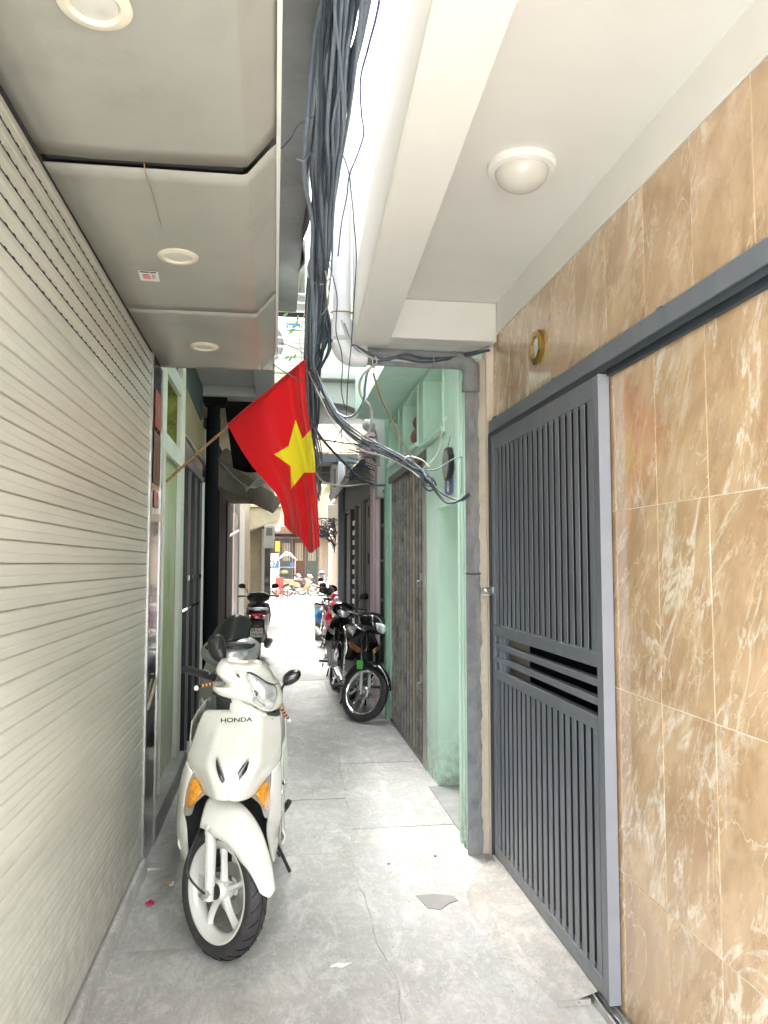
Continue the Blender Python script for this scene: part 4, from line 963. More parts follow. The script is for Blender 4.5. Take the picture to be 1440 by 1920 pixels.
# slots in the shield
for pts in ([(-0.222,3.17,0.78),(-0.207,3.16,0.76),(-0.189,3.145,0.72),(-0.186,3.14,0.69),(-0.203,3.145,0.704),(-0.219,3.165,0.742)], [(-0.095,3.17,0.77),(-0.101,3.165,0.736),(-0.121,3.145,0.711),(-0.145,3.14,0.686),(-0.146,3.145,0.712),(-0.122,3.16,0.748)]):
    obj('shield_slot', W().pillow(pts, .003, .04, 5, rings=3), m_blkg, ws)
# side wings
WL0 = spl([(-0.364,3.435,0.718),(-0.39,3.5,0.637),(-0.411,3.56,0.525),(-0.419,3.58,0.439),(-0.42,3.6,0.363),(-0.409,3.62,0.287),(-0.391,3.63,0.231),(-0.368,3.62,0.192)], 6)
WL1 = spl([(-0.33,3.37,0.682),(-0.353,3.39,0.617),(-0.367,3.41,0.552),(-0.368,3.43,0.489),(-0.362,3.46,0.441),(-0.36,3.5,0.36),(-0.36,3.55,0.286),(-0.357,3.6,0.21)], 6)
WR0 = spl([(0.034,3.435,0.704),(0.04,3.5,0.621),(0.041,3.56,0.507),(0.04,3.58,0.419),(0.033,3.6,0.354),(0.027,3.62,0.288),(0.02,3.63,0.238),(0.013,3.62,0.206)], 6)
WR1 = spl([(-0.005,3.37,0.67),(-0.006,3.39,0.614),(-0.013,3.41,0.541),(-0.017,3.43,0.468),(-0.023,3.46,0.425),(-0.023,3.5,0.367),(-0.013,3.55,0.296),(-0.004,3.6,0.231)], 6)
for n_, (A_, B_) in enumerate(((WL0, WL1), (WR0, WR1))):
    def wing(u, v_):
        p = poly_lerp(B_, u).lerp(poly_lerp(A_, u), v_); p = p.copy(); p.y = p.y - .022 * sin(pi * v_) ** .8; return p
    obj('side_wing', W().grid(wing, 50, 14), m_scw, ws, smooth=70, solid=.004)
# body sides going back behind the wings
for s_, xs in ((-1, -.395), (1, .045)):
    mb = W()
    def side(u, v_):
        y = 3.56 + 1.25 * u; zb_ = .30 + .05 * u; zt = .70 + .10 * sin(pi * min(1, u * 1.2))
        zt = .36 if u < .25 else .36 + .38 * min(1, (u - .25) / .2)
        z = zb_ + (zt - zb_) * v_
        return V((xs * 1. + s_ * (.012 * sin(pi * v_) + (.02 if u > .4 else 0)) - s_ * .07 * max(0, u - .75), y, z))
    mb.grid(side, 40, 12); obj('body_side', mb, m_scw, ws, smooth=60, solid=.006)
obj('inner_body', W().loft([(-.17, 3.60, .48, .16, .24), (-.17, 3.72, .42, .14, .22), (-.17, 3.9, .34, .15, .12), (-.17, 4.2, .36, .16, .15), (-.17, 4.6, .50, .17, .22), (-.17, 5.0, .62, .10, .12)], 24, 3), m_blkp, ws)
obj('seat', W().loft([(-.17, 4.05, .74, .06, .03), (-.17, 4.15, .76, .12, .05), (-.17, 4.5, .80, .15, .055), (-.17, 4.9, .82, .12, .045), (-.17, 4.98, .82, .05, .02)], 24, 3), m_seat, ws)
# big dark plastic behind the wheel
ib = [(-0.37,3.5,0.53),(-0.285,3.45,0.559),(-0.183,3.44,0.553),(-0.075,3.45,0.546),(-0.024,3.5,0.435),(-0.016,3.56,0.334),(-0.027,3.62,0.22),(-0.141,3.64,0.149),(-0.26,3.64,0.143),(-0.364,3.62,0.203),(-0.371,3.55,0.378)]
obj('inner_cover', W().pillow(ib, -.05, .05, 4, rings=5), m_blkp, ws)
obj('cable_hook', W().tube([V(q) for q in [(-0.284,3.33,0.495),(-0.252,3.33,0.515),(-0.249,3.33,0.489)]], .006, 6), m_scw, ws)
# indicators
for hous, lens in (([(-0.331,3.375,0.694),(-0.307,3.34,0.657),(-0.274,3.29,0.618),(-0.282,3.29,0.603),(-0.314,3.32,0.566),(-0.333,3.36,0.511),(-0.366,3.41,0.495),(-0.372,3.42,0.527),(-0.359,3.41,0.6),(-0.345,3.39,0.66)],
                    [(-0.332,3.352,0.659),(-0.306,3.33,0.651),(-0.29,3.3,0.62),(-0.31,3.315,0.582),(-0.338,3.34,0.546),(-0.362,3.385,0.544),(-0.356,3.38,0.595),(-0.347,3.37,0.633)]),
                   ([(-0.009,3.375,0.674),(-0.031,3.34,0.642),(-0.082,3.29,0.599),(-0.075,3.29,0.584),(-0.049,3.32,0.548),(-0.032,3.36,0.487),(-0.016,3.41,0.472),(-0.008,3.42,0.505),(-0.006,3.41,0.575),(-0.007,3.39,0.636)],
                    [(-0.018,3.352,0.634),(-0.042,3.33,0.625),(-0.065,3.3,0.604),(-0.056,3.315,0.571),(-0.036,3.34,0.533),(-0.019,3.385,0.509),(-0.01,3.38,0.55),(-0.011,3.37,0.602)])):
    h_ = obj('indicator', W().pillow(hous, .006, .05, 5, rings=4), m_silv, ws, smooth=50)
    obj('amber_lens', W().pillow(lens, .020, .012, 5, rings=6), m_amb, h_, smooth=60)
# head cowl
head = [(-0.226,3.33,1.139),(-0.198,3.34,1.144),(-0.164,3.36,1.136),(-0.115,3.38,1.128),(-0.066,3.4,1.125),(-0.034,3.4,1.109),(-0.011,3.4,1.081),(0.003,3.4,1.053),(0.021,3.4,1.035),(0.038,3.42,0.995),(0.041,3.42,0.958),(0.027,3.4,0.934),(-0.003,3.36,0.925),(-0.041,3.34,0.931),(-0.085,3.32,0.961),(-0.134,3.33,0.978),(-0.183,3.34,0.986),(-0.227,3.33,1.004),(-0.25,3.32,1.026),(-0.248,3.32,1.044),(-0.214,3.33,1.035),(-0.201,3.33,1.052),(-0.219,3.33,1.072),(-0.24,3.32,1.103)]
obj('head_cowl', W().pillow(head, .085, .10, 5, rings=12, p=2.4, ctr=(-0.113,3.34,1.044)), m_scw, ws, smooth=60)
obj('cowl_underside', W().tube(spl([(-0.253,3.36,1.011),(-0.218,3.37,0.991),(-0.169,3.37,0.965),(-0.149,3.38,0.934)], 6), .008, 8), m_blkp, ws)
obj('neck', W().pillow([(-0.171,3.36,0.987),(-0.112,3.35,0.965),(-0.05,3.36,0.932),(-0.027,3.38,0.903),(-0.095,3.38,0.899),(-0.176,3.39,0.906)], .03, .12, 5), m_scw, ws)
obj('dashboard', W().pillow([(-0.081,3.345,0.947),(-0.045,3.345,0.931),(0.006,3.36,0.918),(0.022,3.4,0.925),(0.027,3.44,0.89),(-0.051,3.44,0.883),(-0.096,3.42,0.907)], .01, .10, 5), m_blkp, ws)
hl = obj('headlight', W().pillow([(-0.111,3.258,1.1),(-0.091,3.258,1.098),(-0.058,3.252,1.08),(-0.028,3.256,1.06),(-0.001,3.28,1.047),(0.014,3.31,1.028),(0.017,3.325,0.995),(0.008,3.33,0.961),(-0.012,3.33,0.937),(-0.04,3.3,0.948),(-0.071,3.275,0.97),(-0.088,3.268,0.989),(-0.082,3.258,1.013),(-0.09,3.252,1.042),(-0.104,3.252,1.073)], .050, .05, 5, rings=9, ctr=(-0.034,3.272,1.009)), m_lens, ws, smooth=60)
obj('bulb_eye', W().ell((-0.072,3.222,1.025), (.010, .006, .012)), m_glass, hl)
obj('reflector_rim', W().tube(spl([(-0.062,3.236,1.083),(-0.083,3.226,1.055),(-0.076,3.214,1.022),(-0.057,3.225,0.99),(-0.031,3.25,0.967)], 6), .0022, 6), m_chr, hl)
obj('visor_edge', W().tube(spl([(-0.109,3.262,1.104),(-0.089,3.258,1.102),(-0.058,3.246,1.086),(-0.028,3.248,1.065),(0.001,3.27,1.05),(0.019,3.31,1.05)], 6), .0032, 6), m_blkg, ws)
obj('cowl_slot', W().pillow([(-0.152,3.265,1.1),(-0.141,3.26,1.094),(-0.136,3.258,1.083),(-0.148,3.262,1.089)], .002, .02, 4, rings=2), m_blkg, ws)
# handlebar ends, levers, mirrors
hb_ = obj('grip', W().tube([(-0.254,3.42,1.065),(-0.273,3.4,1.075),(-0.312,3.34,1.095),(-0.349,3.28,1.117),(-0.358,3.26,1.122)], [.017, .017, .0165, .017, .014], 16), m_blkp, ws)
obj('grip_ring', W().tube([(0, 0, 0), (.001, 0, 0)], .001, 4), m_chr, hb_)
obj('lever', W().tube([(-0.212,3.36,1.048),(-0.245,3.33,1.051)], [.010, .008], 10), m_silv, ws)
def lever(pts, ball):
    p = [V(q) for q in pts]; n = 8
    for i in range(n):
        a, b = p[0].lerp(p[1], i / n), p[0].lerp(p[1], (i + 1) / n)
        obj('lever_band', W().tube([a, b], .0072, 10), m_blkp if i % 2 else M('orange rubber band', (.75, .33, .12), .5), ws)
    obj('lever_ball', W().ell(ball, (.010, .010, .011), 8, 12), m_whitep, ws)
lever([(-0.249,3.33,1.051),(-0.301,3.26,1.052)], (-0.311,3.25,1.047))
lever([(0.032,3.44,0.927),(0.065,3.48,0.872)], (0.07,3.485,0.862))
obj('brake_line', W().tube(spl([(-0.262,3.38,1.088),(-0.296,3.36,1.079),(-0.314,3.36,1.092),(-0.294,3.38,1.103),(-0.267,3.38,1.089)], 5), .0025, 6), m_cableg, ws)
mr_ = obj('mirror', W().pillow([(0.115,3.46,1.079),(0.12,3.46,1.058),(0.106,3.46,1.035),(0.08,3.46,1.02),(0.054,3.46,1.015),(0.04,3.46,1.027),(0.042,3.46,1.051),(0.059,3.46,1.071),(0.084,3.46,1.082)], .018, .03, 5, rings=6), m_blkg, ws, smooth=60)
obj('mirror_stalk', W().tube([(0.047,3.45,1.024),(0.036,3.43,1.009),(0.031,3.42,0.999)], [.005, .006, .010], 10), m_blkp, ws)
obj('mirror', W().pillow([(-0.285,3.52,1.226),(-0.26,3.52,1.24),(-0.234,3.52,1.233),(-0.217,3.52,1.207),(-0.208,3.5,1.164),(-0.212,3.49,1.123),(-0.23,3.49,1.117),(-0.263,3.5,1.132),(-0.285,3.51,1.164),(-0.291,3.52,1.201)], .022, .03, 5, rings=6), m_blkp, ws, smooth=60)
obj('mirror_stalk', W().tube([(-0.224,3.46,1.137),(-0.204,3.4,1.128),(-0.197,3.32,1.122),(-0.2,3.3,1.118)], [.005, .006, .009, .012], 10), m_blkp, ws)
# stand, foot peg, rear wheel, lower hose
obj('foot_rest', W().tube([(0.047,3.95,0.307),(0.072,3.92,0.361),(0.082,3.9,0.385)], [.008, .014, .014], 10), m_blkp, ws)
wheel('rear_wheel', ws, XF @ frame_of((-.17, 4.52, .249), V((0, -1, 0)), V((0, 0, 1))), .249, .10, .187, 'cast', m_silv)
obj('engine_case', W().box((-.10, 4.25, .18), (.05, 4.62, .36)), m_alu, ws, bevel=.03)
obj('side_stand', W().tube([(.0, 3.95, .22), (.09, 4.0, .012)], .009, 8), m_blkp, ws)
obj('hose_end', W().tube([V(q) for q in [(0.027,3.6,0.255),(0.037,3.6,0.236)]], .008, 8), m_blkp, ws)
for q in [(0.058,3.9,0.478),(0.048,3.9,0.43)]: obj('side_bolt', W().ell(q, (.012, .012, .016), 6, 10), m_chr, ws)

# ---------------------------------------------------------------- underbone motorbikes
def underbone(loc, rz, label, paint, steer=0, lean=0, detail=2, seatm=None, group='motorbikes parked in the alley', trim=None, hooks=True, cowl='black'):
    t = thing('motorbike', label, 'motorbike', loc, (0, R(lean), R(rz)), group)
    Rw = .282; hub = V((0, -.62, Rw)); hd = V((0, -.40, .86)); ax = (hd - hub).normalized()
    S = Matrix.Translation(hub) @ Matrix.Rotation(R(steer), 4, ax) @ Matrix.Translation(-hub)
    def Sm():
        m = MB(); m.xf = S; return m
    mxf = S @ frame_of(hub, V((0, -1, 0)), V((0, 0, 1)))
    ns = 36 if detail > 1 else 18
    wheel('front_wheel', t, mxf, Rw, .072, .222, 'spoke', m_chr, m_alu, nsp=ns)
    wheel('rear_wheel', t, frame_of((0, .62, Rw), V((0, -1, 0)), V((0, 0, 1))), Rw, .085, .220, 'spoke', m_chr, m_alu, nsp=ns)
    for s_ in (-1, 1):
        o_ = V((s_ * .068, 0, 0))
        obj('fork_leg', Sm().tube([hub + o_ - ax * .03, hub + o_ + ax * .20], .0165, 12), m_silv, t)
        obj('fork_tube', Sm().tube([hub + o_ + ax * .20, hub + o_ + ax * .48], .012, 10), m_chr, t)
    obj('axle', Sm().tube([hub + V((-.088, 0, 0)), hub + V((.088, 0, 0))], .009, 8), m_blkp, t)
    fm = frame_of(hub, V((0, -1, 0)), V((0, 0, 1)))
    f_ = fender(fm, .315, R(18), R(165), .052, .35, .055); f_.v = [S @ p for p in f_.v]
    obj('mudguard', f_, paint if cowl != 'black' else m_blkg, t, smooth=60, solid=.003)
    # front cowl / leg shield with a centre beak and swept back wings
    def shieldf(u, v_):
        tt = v_ * 2 - 1; s_ = abs(tt)
        hw = [.07, .13, .175, .19, .175, .15, .13][0] if u <= 0 else None
        K = [.075, .125, .165, .185, .175, .150, .120]; q = u * 6; i = min(int(q), 5); hw = K[i] + (K[i + 1] - K[i]) * (q - i)
        yc = [-.46, -.50, -.52, -.50, -.44, -.36, -.30]; yy = yc[i] + (yc[i + 1] - yc[i]) * (q - i)
        z = .88 - .60 * u + .05 * s_ ** 2 * (1 - u) - .03 * s_
        y = yy + .23 * s_ ** 1.5 + .02 * math.exp(-((s_ - .45) / .10) ** 2) * sin(pi * u)
        if u > .55: y += .06 * (1 - s_) ** .5 * (u - .55) / .45
        return V((hw * tt, y, z))
    obj('leg_shield', MB().grid(shieldf, 34, 41), paint, t, smooth=60, solid=.005)
    # inner dark cover and centre frame
    obj('centre_frame', MB().loft([(0, -.40, .62, .07, .16), (0, -.25, .52, .075, .13), (0, -.05, .45, .07, .11), (0, .15, .52, .08, .13), (0, .4, .60, .09, .12)], 16, 3), m_blkp, t)
    for s_ in (-1, 1):
        def bs(u, v_):
            y = -.02 + .84 * u; zt = .58 + .17 * min(1, u * 2.2) + .06 * u; zb_ = .40 + .30 * u ** 1.3
            return V((s_ * (.085 + .045 * sin(pi * min(1, u * 1.05)) * (.6 + .4 * v_)), y, zb_ + (zt - zb_) * v_))
        obj('side_panel', MB().grid(bs, 24, 8), paint, t, smooth=60, solid=.005)
        obj('indicator', MB().pillow([(s_ * .06, -.545, .70), (s_ * .12, -.49, .735), (s_ * .165, -.40, .77), (s_ * .15, -.42, .70), (s_ * .09, -.52, .66)], .012, .02, 4, rings=4), trim or m_lens, t)
    obj('seat', MB().loft([(0, -.08, .70, .05, .03), (0, .02, .735, .10, .045), (0, .3, .775, .135, .05), (0, .6, .80, .115, .045), (0, .72, .81, .05, .02)], 20, 3), seatm or m_seat, t)
    obj('tail_light', MB().loft([(0, .74, .73, .07, .045), (0, .80, .73, .065, .04), (0, .84, .72, .03, .02)], 16, 3), m_redl, t)
    obj('grab_rail', MB().tube(spl([(-.10, .50, .77), (-.125, .68, .81), (-.08, .84, .83), (.08, .84, .83), (.125, .68, .81), (.10, .50, .77)], 5), .011, 8), m_chr, t)
    rf = fender(frame_of((0, .62, Rw), V((0, 1, 0)), V((0, 0, 1))), .33, R(-5), R(120), .06, .7, .05)
    obj('rear_mudguard', rf, m_blkp, t, smooth=60, solid=.003)
    obj('number_plate', MB().box((-.09, .90, .48), (.09, .903, .62)), m_paper, t, smooth=0)
    # engine, exhaust, pegs, stand
    obj('engine', MB().loft([(0, -.12, .33, .09, .08), (0, .0, .32, .12, .10), (0, .16, .31, .12, .10), (0, .26, .32, .07, .07)], 18, 3).tube([(0, -.05, .38), (0, -.30, .42)], .065, 14), m_alu, t, bevel=.004)
    for i in range(5): obj('cooling_fin', MB().tube([(0, -.12 - .03 * i, .392 + .005 * i), (0, -.128 - .03 * i, .394 + .005 * i)], .082, 14), m_alu, t)
    obj('clutch_cover', MB().tube([(-.12, .12, .32), (-.15, .12, .32)], [.085, .07], 20), m_silv, t)
    obj('exhaust_pipe', MB().tube(spl([(0, -.30, .38), (-.05, -.32, .28), (-.10, -.18, .20), (-.13, .1, .19), (-.14, .35, .24)], 6), .016, 10), m_chr, t)
    obj('muffler', MB().tube([(-.14, .33, .235), (-.145, .42, .25), (-.16, .80, .31), (-.162, .86, .32)], [.025, .042, .048, .03], 18), m_silv, t)
    obj('heat_shield', MB().tube([(-.172, .45, .272), (-.188, .72, .315)], [.028, .030], 12), m_chr, t)
    obj('chain_case', MB().loft([(.10, .10, .33, .012, .05), (.10, .62, .29, .012, .055), (.10, .70, .285, .01, .03)], 12, 3), m_blkp, t)
    obj('foot_peg', MB().tube([(-.25, .02, .25), (-.12, .02, .25)], .016, 10).tube([(.12, .02, .25), (.25, .02, .25)], .016, 10).tube([(-.12, .02, .25), (.12, .02, .25)], .008, 8), m_blkp, t)
    obj('kick_lever', MB().tube(spl([(-.13, .12, .30), (-.19, .14, .26), (-.20, .0, .18), (-.19, -.04, .22)], 4), .008, 8), m_blkp, t)
    for s_ in (-1, 1): obj('stand_leg', MB().tube([(s_ * .10, .22, .24), (s_ * .14, .30, .01)], .011, 8), m_blkp, t)
    for s_ in (-1, 1):
        obj('shock_absorber', MB().tube([(s_ * .10, .60, .32), (s_ * .11, .46, .62)], .019, 10), m_chr, t)
        obj('swing_arm', MB().tube([(s_ * .08, .15, .30), (s_ * .085, .63, .282)], .014, 8), m_blkp, t)
    # headlight cowl, bar, grips, mirrors
    hc = Sm().pillow([(-.13, -.50, .97), (-.10, -.50, 1.04), (0, -.49, 1.075), (.10, -.50, 1.04), (.13, -.50, .97), (.09, -.53, .90), (0, -.54, .865), (-.09, -.53, .90)], .07, .13, 5, rings=8)
    obj('head_cowl', hc, paint if cowl != 'black' else m_blkg, t, smooth=60)
    obj('headlight', Sm().pillow([(-.085, -.567, .965), (0, -.58, .985), (.085, -.567, .965), (.06, -.59, .91), (0, -.60, .885), (-.06, -.59, .91)], .028, .03, 5, rings=6), m_lens, t, smooth=60)
    for s_ in (-1, 1):
        obj('handlebar', Sm().tube(spl([(0, -.40, .96), (s_ * .12, -.40, .99), (s_ * .24, -.34, 1.0)], 5), .011, 8), m_blkp, t)
        obj('grip', Sm().tube([(s_ * .23, -.345, 1.0), (s_ * .345, -.30, .995)], .017, 12), m_blkp, t)
        obj('lever', Sm().tube(spl([(s_ * .20, -.40, .995), (s_ * .28, -.40, .99), (s_ * .35, -.37, .985)], 4), .006, 6), m_silv, t)
        if hooks:
            obj('mirror_stalk', Sm().tube(spl([(s_ * .17, -.37, 1.0), (s_ * .20, -.40, 1.10), (s_ * .25, -.40, 1.17)], 5), .006, 8), m_blkp, t)
            obj('mirror', Sm().pillow([(s_ * .21, -.41, 1.15), (s_ * .22, -.41, 1.21), (s_ * .28, -.41, 1.225), (s_ * .325, -.41, 1.20), (s_ * .32, -.41, 1.155), (s_ * .26, -.41, 1.14)], .015, .02, 5, rings=5), m_blkp, t, smooth=60)
    return t

bA = underbone((.875, 8.28, 0), 0, 'black motorbike in front with spoked wheel turned out and green sticker on its mudguard', m_blkg, steer=46, lean=4, hooks=False, trim=M('smoked orange lens', (.35, .14, .06), .15, coat=.8, metal=.2))
gs_ = obj('sticker', MB().box((-.03, -.001, -.045), (.03, .001, .045)), m_greenst, bA, smooth=0)
gs_.location = (-.072, -.66, .56); gs_.rotation_euler = (R(10), 0, R(-10))
bB = underbone((.83, 10.35, 0), -6, 'second motorbike with glossy black cowl behind the nearest black one', m_blkg, steer=12, lean=4)
bC = underbone((1.03, 14.05, 0), 6, 'crimson and silver motorbike third in the row on the right', m_redp, steer=-8, lean=3, cowl='paint', detail=1)
bD = underbone((1.22, 17.6, 0), 172, 'dark motorbike with a helmet on its seat behind the crimson one', m_blkg, lean=-3, detail=1)
# far motorbikes in the street
far = [((1.25, 37.6, 0), 78, 'yellow and red motorbike parked sideways at the alley end', m_yelp), ((1.95, 38.9, 0), 72, 'dull purple motorbike parked beside the yellow one at the alley end', m_purp),
       ((2.02, 30.0, 0), 15, 'grey motorbike with a full face helmet on its mirror at the alley end', m_scs), ((.75, 39.6, 0), 96, 'silver motorbike hindmost at the alley end, behind the yellow and red one', m_silv)]
for (lo, rz, lb, pm) in far: underbone(lo, rz, lb, pm, detail=1, group='motorbikes at the far end of the alley', cowl='paint')
def helmet(loc, label, mat, rz=0):
    t = thing('helmet', label, 'helmet', loc, (0, 0, R(rz)))
    obj('shell', MB().lathe([(.001, .13), (.05, .122), (.095, .09), (.122, .04), (.125, 0), (.118, -.05), (.11, -.06)], Matrix(), 28), mat, t, smooth=60, solid=.006)
    obj('visor', MB().grid(lambda u, v_: ((.132 - .0 * v_) * cos(R(-140 + 100 * u)), .132 * sin(R(-140 + 100 * u)), .05 - .08 * v_), 14, 6), m_glass, t, solid=.003)
helmet((1.22, 17.5, .93), 'dark helmet resting on the seat of the fourth motorbike on the right', m_blkg)
helmet((1.80, 29.55, 1.18), 'big brownish open helmet hanging on the far grey motorbike', m_gdoor)

# ---------------------------------------------------------------- scooters on the left
def scooter(loc, rz, label, paint, lean=0, group='scooters along the left wall', screen=False, plate=None, body2=None):
    t = thing('motor_scooter', label, 'scooter', loc, (0, R(lean), R(rz)), group)
    Rw = .25
    for nm, y in (('front_wheel', -.62), ('rear_wheel', .62)): wheel(nm, t, frame_of((0, y, Rw), V((0, -1, 0)), V((0, 0, 1))), Rw, .09, .187, 'cast', m_silv)
    for s_ in (-1, 1): obj('fork_leg', MB().tube([(s_ * .07, -.62, .24), (s_ * .07, -.50, .55)], .016, 10), m_silv, t)
    obj('mudguard', fender(frame_of((0, -.62, Rw), V((0, -1, 0)), V((0, 0, 1))), .285, R(15), R(140), .06, .4, .06), paint, t, smooth=60, solid=.003)
    def sh_(u, v_):
        tt = v_ * 2 - 1; s_ = abs(tt); K = [.17, .205, .215, .20, .17, .12]; yc = [-.34, -.42, -.48, -.52, -.50, -.46]
        q = u * 5; i = min(int(q), 4); hw = K[i] + (K[i + 1] - K[i]) * (q - i); yy = yc[i] + (yc[i + 1] - yc[i]) * (q - i)
        return V((hw * tt, yy + .15 * s_ ** 2.2 - .015 * math.exp(-((s_ - .5) / .1) ** 2), .90 - .50 * u + .02 * (1 - s_)))
    obj('leg_shield', MB().grid(sh_, 30, 31), paint, t, smooth=60, solid=.005)
    for s_ in (-1, 1):
        obj('indicator', MB().pillow([(s_ * .20, -.40, .72), (s_ * .13, -.50, .60), (s_ * .14, -.49, .55), (s_ * .19, -.43, .58)], .012, .02, 4, rings=4), m_lens, t)
        def bd(u, v_):
            y = .02 + .80 * u; zt = .62 + .14 * min(1, u * 3); zb_ = .30 + .26 * u ** 1.2
            return V((s_ * (.12 + .065 * sin(pi * min(1, u * .95 + .08)) * (1 - .4 * (1 - v_))), y, zb_ + (zt - zb_) * v_))
        obj('side_panel', MB().grid(bd, 26, 10), paint, t, smooth=60, solid=.006)
        obj('footboard_side', MB().box((s_ * .17, -.33, .24), (s_ * .12, .10, .33)), paint, t, bevel=.015)
    obj('footboard', MB().box((-.16, -.38, .27), (.16, .12, .325)), m_blkp, t, bevel=.01)
    obj('under_body', MB().loft([(0, .0, .42, .12, .16), (0, .3, .48, .14, .2), (0, .62, .60, .13, .12), (0, .84, .68, .07, .06)], 18, 3), m_blkp, t)
    obj('inner_shield', MB().loft([(0, -.36, .62, .15, .26), (0, -.28, .58, .14, .24)], 20, 4), m_blkp, t)
    obj('seat', MB().loft([(0, .0, .74, .05, .03), (0, .1, .765, .12, .05), (0, .4, .80, .15, .055), (0, .72, .82, .12, .045), (0, .8, .82, .05, .02)], 22, 3), m_seat, t)
    obj('grab_rail', MB().tube(spl([(-.15, .50, .80), (-.16, .72, .86), (-.09, .90, .87), (.09, .90, .87), (.16, .72, .86), (.15, .50, .80)], 5), .015, 10), m_scs if paint != m_scs else m_silv, t)
    tl = obj('tail_light', MB().loft([(0, .80, .74, .12, .055), (0, .87, .74, .105, .045), (0, .90, .735, .05, .02)], 18, 3), m_redl, t)
    for s_ in (-1, 1): obj('clear_lens', MB().ell((s_ * .105, .855, .735), (.03, .03, .03), 8, 10), m_lens, tl)
    obj('rear_fender', MB().pillow([(-.09, .9, .66), (.09, .9, .66), (.075, .95, .42), (.05, .93, .30), (-.05, .93, .30), (-.075, .95, .42)], -.02, -.12, 4), m_blkp, t)
    if plate:
        p_ = obj('number_plate', MB().box((-.095, .962, .44), (.095, .965, .58)), m_paper, t, smooth=0, bevel=.003)
        text('plate_text', plate[0], .066, (0, .9665, .545), (R(90), 0, R(180)), m_ink, p_); text('plate_text', plate[1], .066, (0, .9665, .477), (R(90), 0, R(180)), m_ink, p_)
        obj('reflector', MB().box((-.04, .957, .60), (.04, .967, .625)), m_red, t, bevel=.003)
    obj('engine_case', MB().box((.05, .30, .18), (.15, .74, .34)), m_alu, t, bevel=.03)
    obj('muffler', MB().tube([(-.15, .30, .26), (-.16, .42, .27), (-.175, .78, .36), (-.175, .84, .37)], [.03, .055, .062, .04], 18), m_blkp, t)
    obj('heat_shield', MB().tube([(-.20, .48, .30), (-.215, .76, .365)], [.035, .04], 12), m_silv, t)
    obj('head_cowl', MB().pillow([(-.19, -.44, 1.0), (-.13, -.45, 1.06), (0, -.45, 1.08), (.13, -.45, 1.06), (.19, -.44, 1.0), (.15, -.47, .93), (0, -.50, .885), (-.15, -.47, .93)], .09, .14, 5, rings=8), paint, t, smooth=60)
    obj('headlight', MB().pillow([(-.105, -.53, 1.01), (0, -.55, 1.02), (.105, -.53, 1.01), (.085, -.56, .95), (0, -.575, .915), (-.085, -.56, .95)], .025, .04, 5, rings=6), m_lens, t, smooth=60)
    obj('neck', MB().tube([(0, -.38, .84), (0, -.38, .98)], .06, 16), m_blkp, t)
    for s_ in (-1, 1):
        obj('handlebar', MB().tube([(s_ * .10, -.36, 1.01), (s_ * (.15 if screen else .24), -.32, 1.02)], .013, 10), m_blkp, t)
        if screen: continue
        obj('grip', MB().tube([(s_ * .23, -.325, 1.02), (s_ * .345, -.28, 1.015)], .018, 12), m_blkp, t)
        obj('lever', MB().tube([(s_ * .22, -.38, 1.01), (s_ * .345, -.35, 1.0)], .006, 8), m_silv, t)
        obj('mirror_stalk', MB().tube(spl([(s_ * .17, -.36, 1.03), (s_ * .20, -.40, 1.12), (s_ * .26, -.40, 1.17)], 5), .006, 8), m_blkp, t)
        obj('mirror', MB().pillow([(s_ * .22, -.41, 1.15), (s_ * .23, -.41, 1.21), (s_ * .29, -.41, 1.225), (s_ * .335, -.41, 1.20), (s_ * .33, -.41, 1.155), (s_ * .27, -.41, 1.14)], .015, .02, 5, rings=5), m_blkp, t, smooth=60)
    if screen:
        obj('windscreen', MB().grid(lambda u, v_: (-.13 + .24 * u + .03 * v_, -.52 + .10 * v_ + .10 * (2 * u - 1) ** 2, 1.06 + (.13 + .06 * u) * v_ * (1 - .5 * (2 * u - 1) ** 2)), 18, 8), m_blkp, t, solid=.004)
        obj('dark_brow', MB().pillow([(-.15, -.56, 1.045), (0, -.585, 1.06), (.15, -.56, 1.045), (.12, -.58, 1.015), (0, -.60, 1.025), (-.12, -.58, 1.015)], .02, .08, 5), m_blkp, t)
    return t
scooter((-.255, 5.55, 0), 2, 'silver grey scooter with dark windscreen parked behind the white one', m_scs, lean=-2, screen=True)
scooter((-.265, 12.95, 0), 180, 'dark scooter seen from behind with a white number plate on the left side', m_scs, lean=0, plate=('29-C1', '718.94'))

# ---------------------------------------------------------------- small goods down the alley
tb = thing('storage_box', 'pale teal lidded box standing behind the crimson motorbike', 'box', (1.02, 16.0, 0))
bx('stand', (-.18, -.15, 0), (.18, .15, .42), m_gdoor, tb); bx('box', (-.20, -.17, .43), (.20, .17, .68), m_teal, tb, bevel=.02); bx('lid', (-.215, -.185, .69), (.215, .185, .74), m_creamw, tb, bevel=.01)
obj('bag', MB().ell((.0, 0, .0), (.14, .12, .16), 10, 14), m_blue, label='blue plastic bag between the crimson motorbike and the teal box', cat='bag').location = (.93, 15.0, .55)
sgn_ = thing('shop_banner', 'white banner with a blue band reading 87 at the alley end', 'banner', (-.07, 36.0, 0))
bx('sheet', (-.28, 0, .35), (.26, .03, 2.05), m_paper, sgn_); bx('blue_band', (-.282, -.006, 1.38), (.262, -.001, 1.72), m_blul, sgn_); text('lettering', '87', .32, (.02, -.012, 1.55), (R(90), 0, 0), m_whitep, sgn_)
bx('leg', (-.26, .0, 0), (-.22, .04, .345), m_steel, sgn_); bx('leg', (.2, .0, 0), (.24, .04, .345), m_steel, sgn_)
bx('hanging_sign', (.02, 36.2, 2.15), (.24, 36.24, 2.62), m_org, label='small orange sign above the white banner at the alley end', cat='sign')
bx('hanging_sign', (.02, 36.3, 3.1), (.24, 36.34, 3.5), m_paper, label='small white paper sign high above the orange sign', cat='sign')
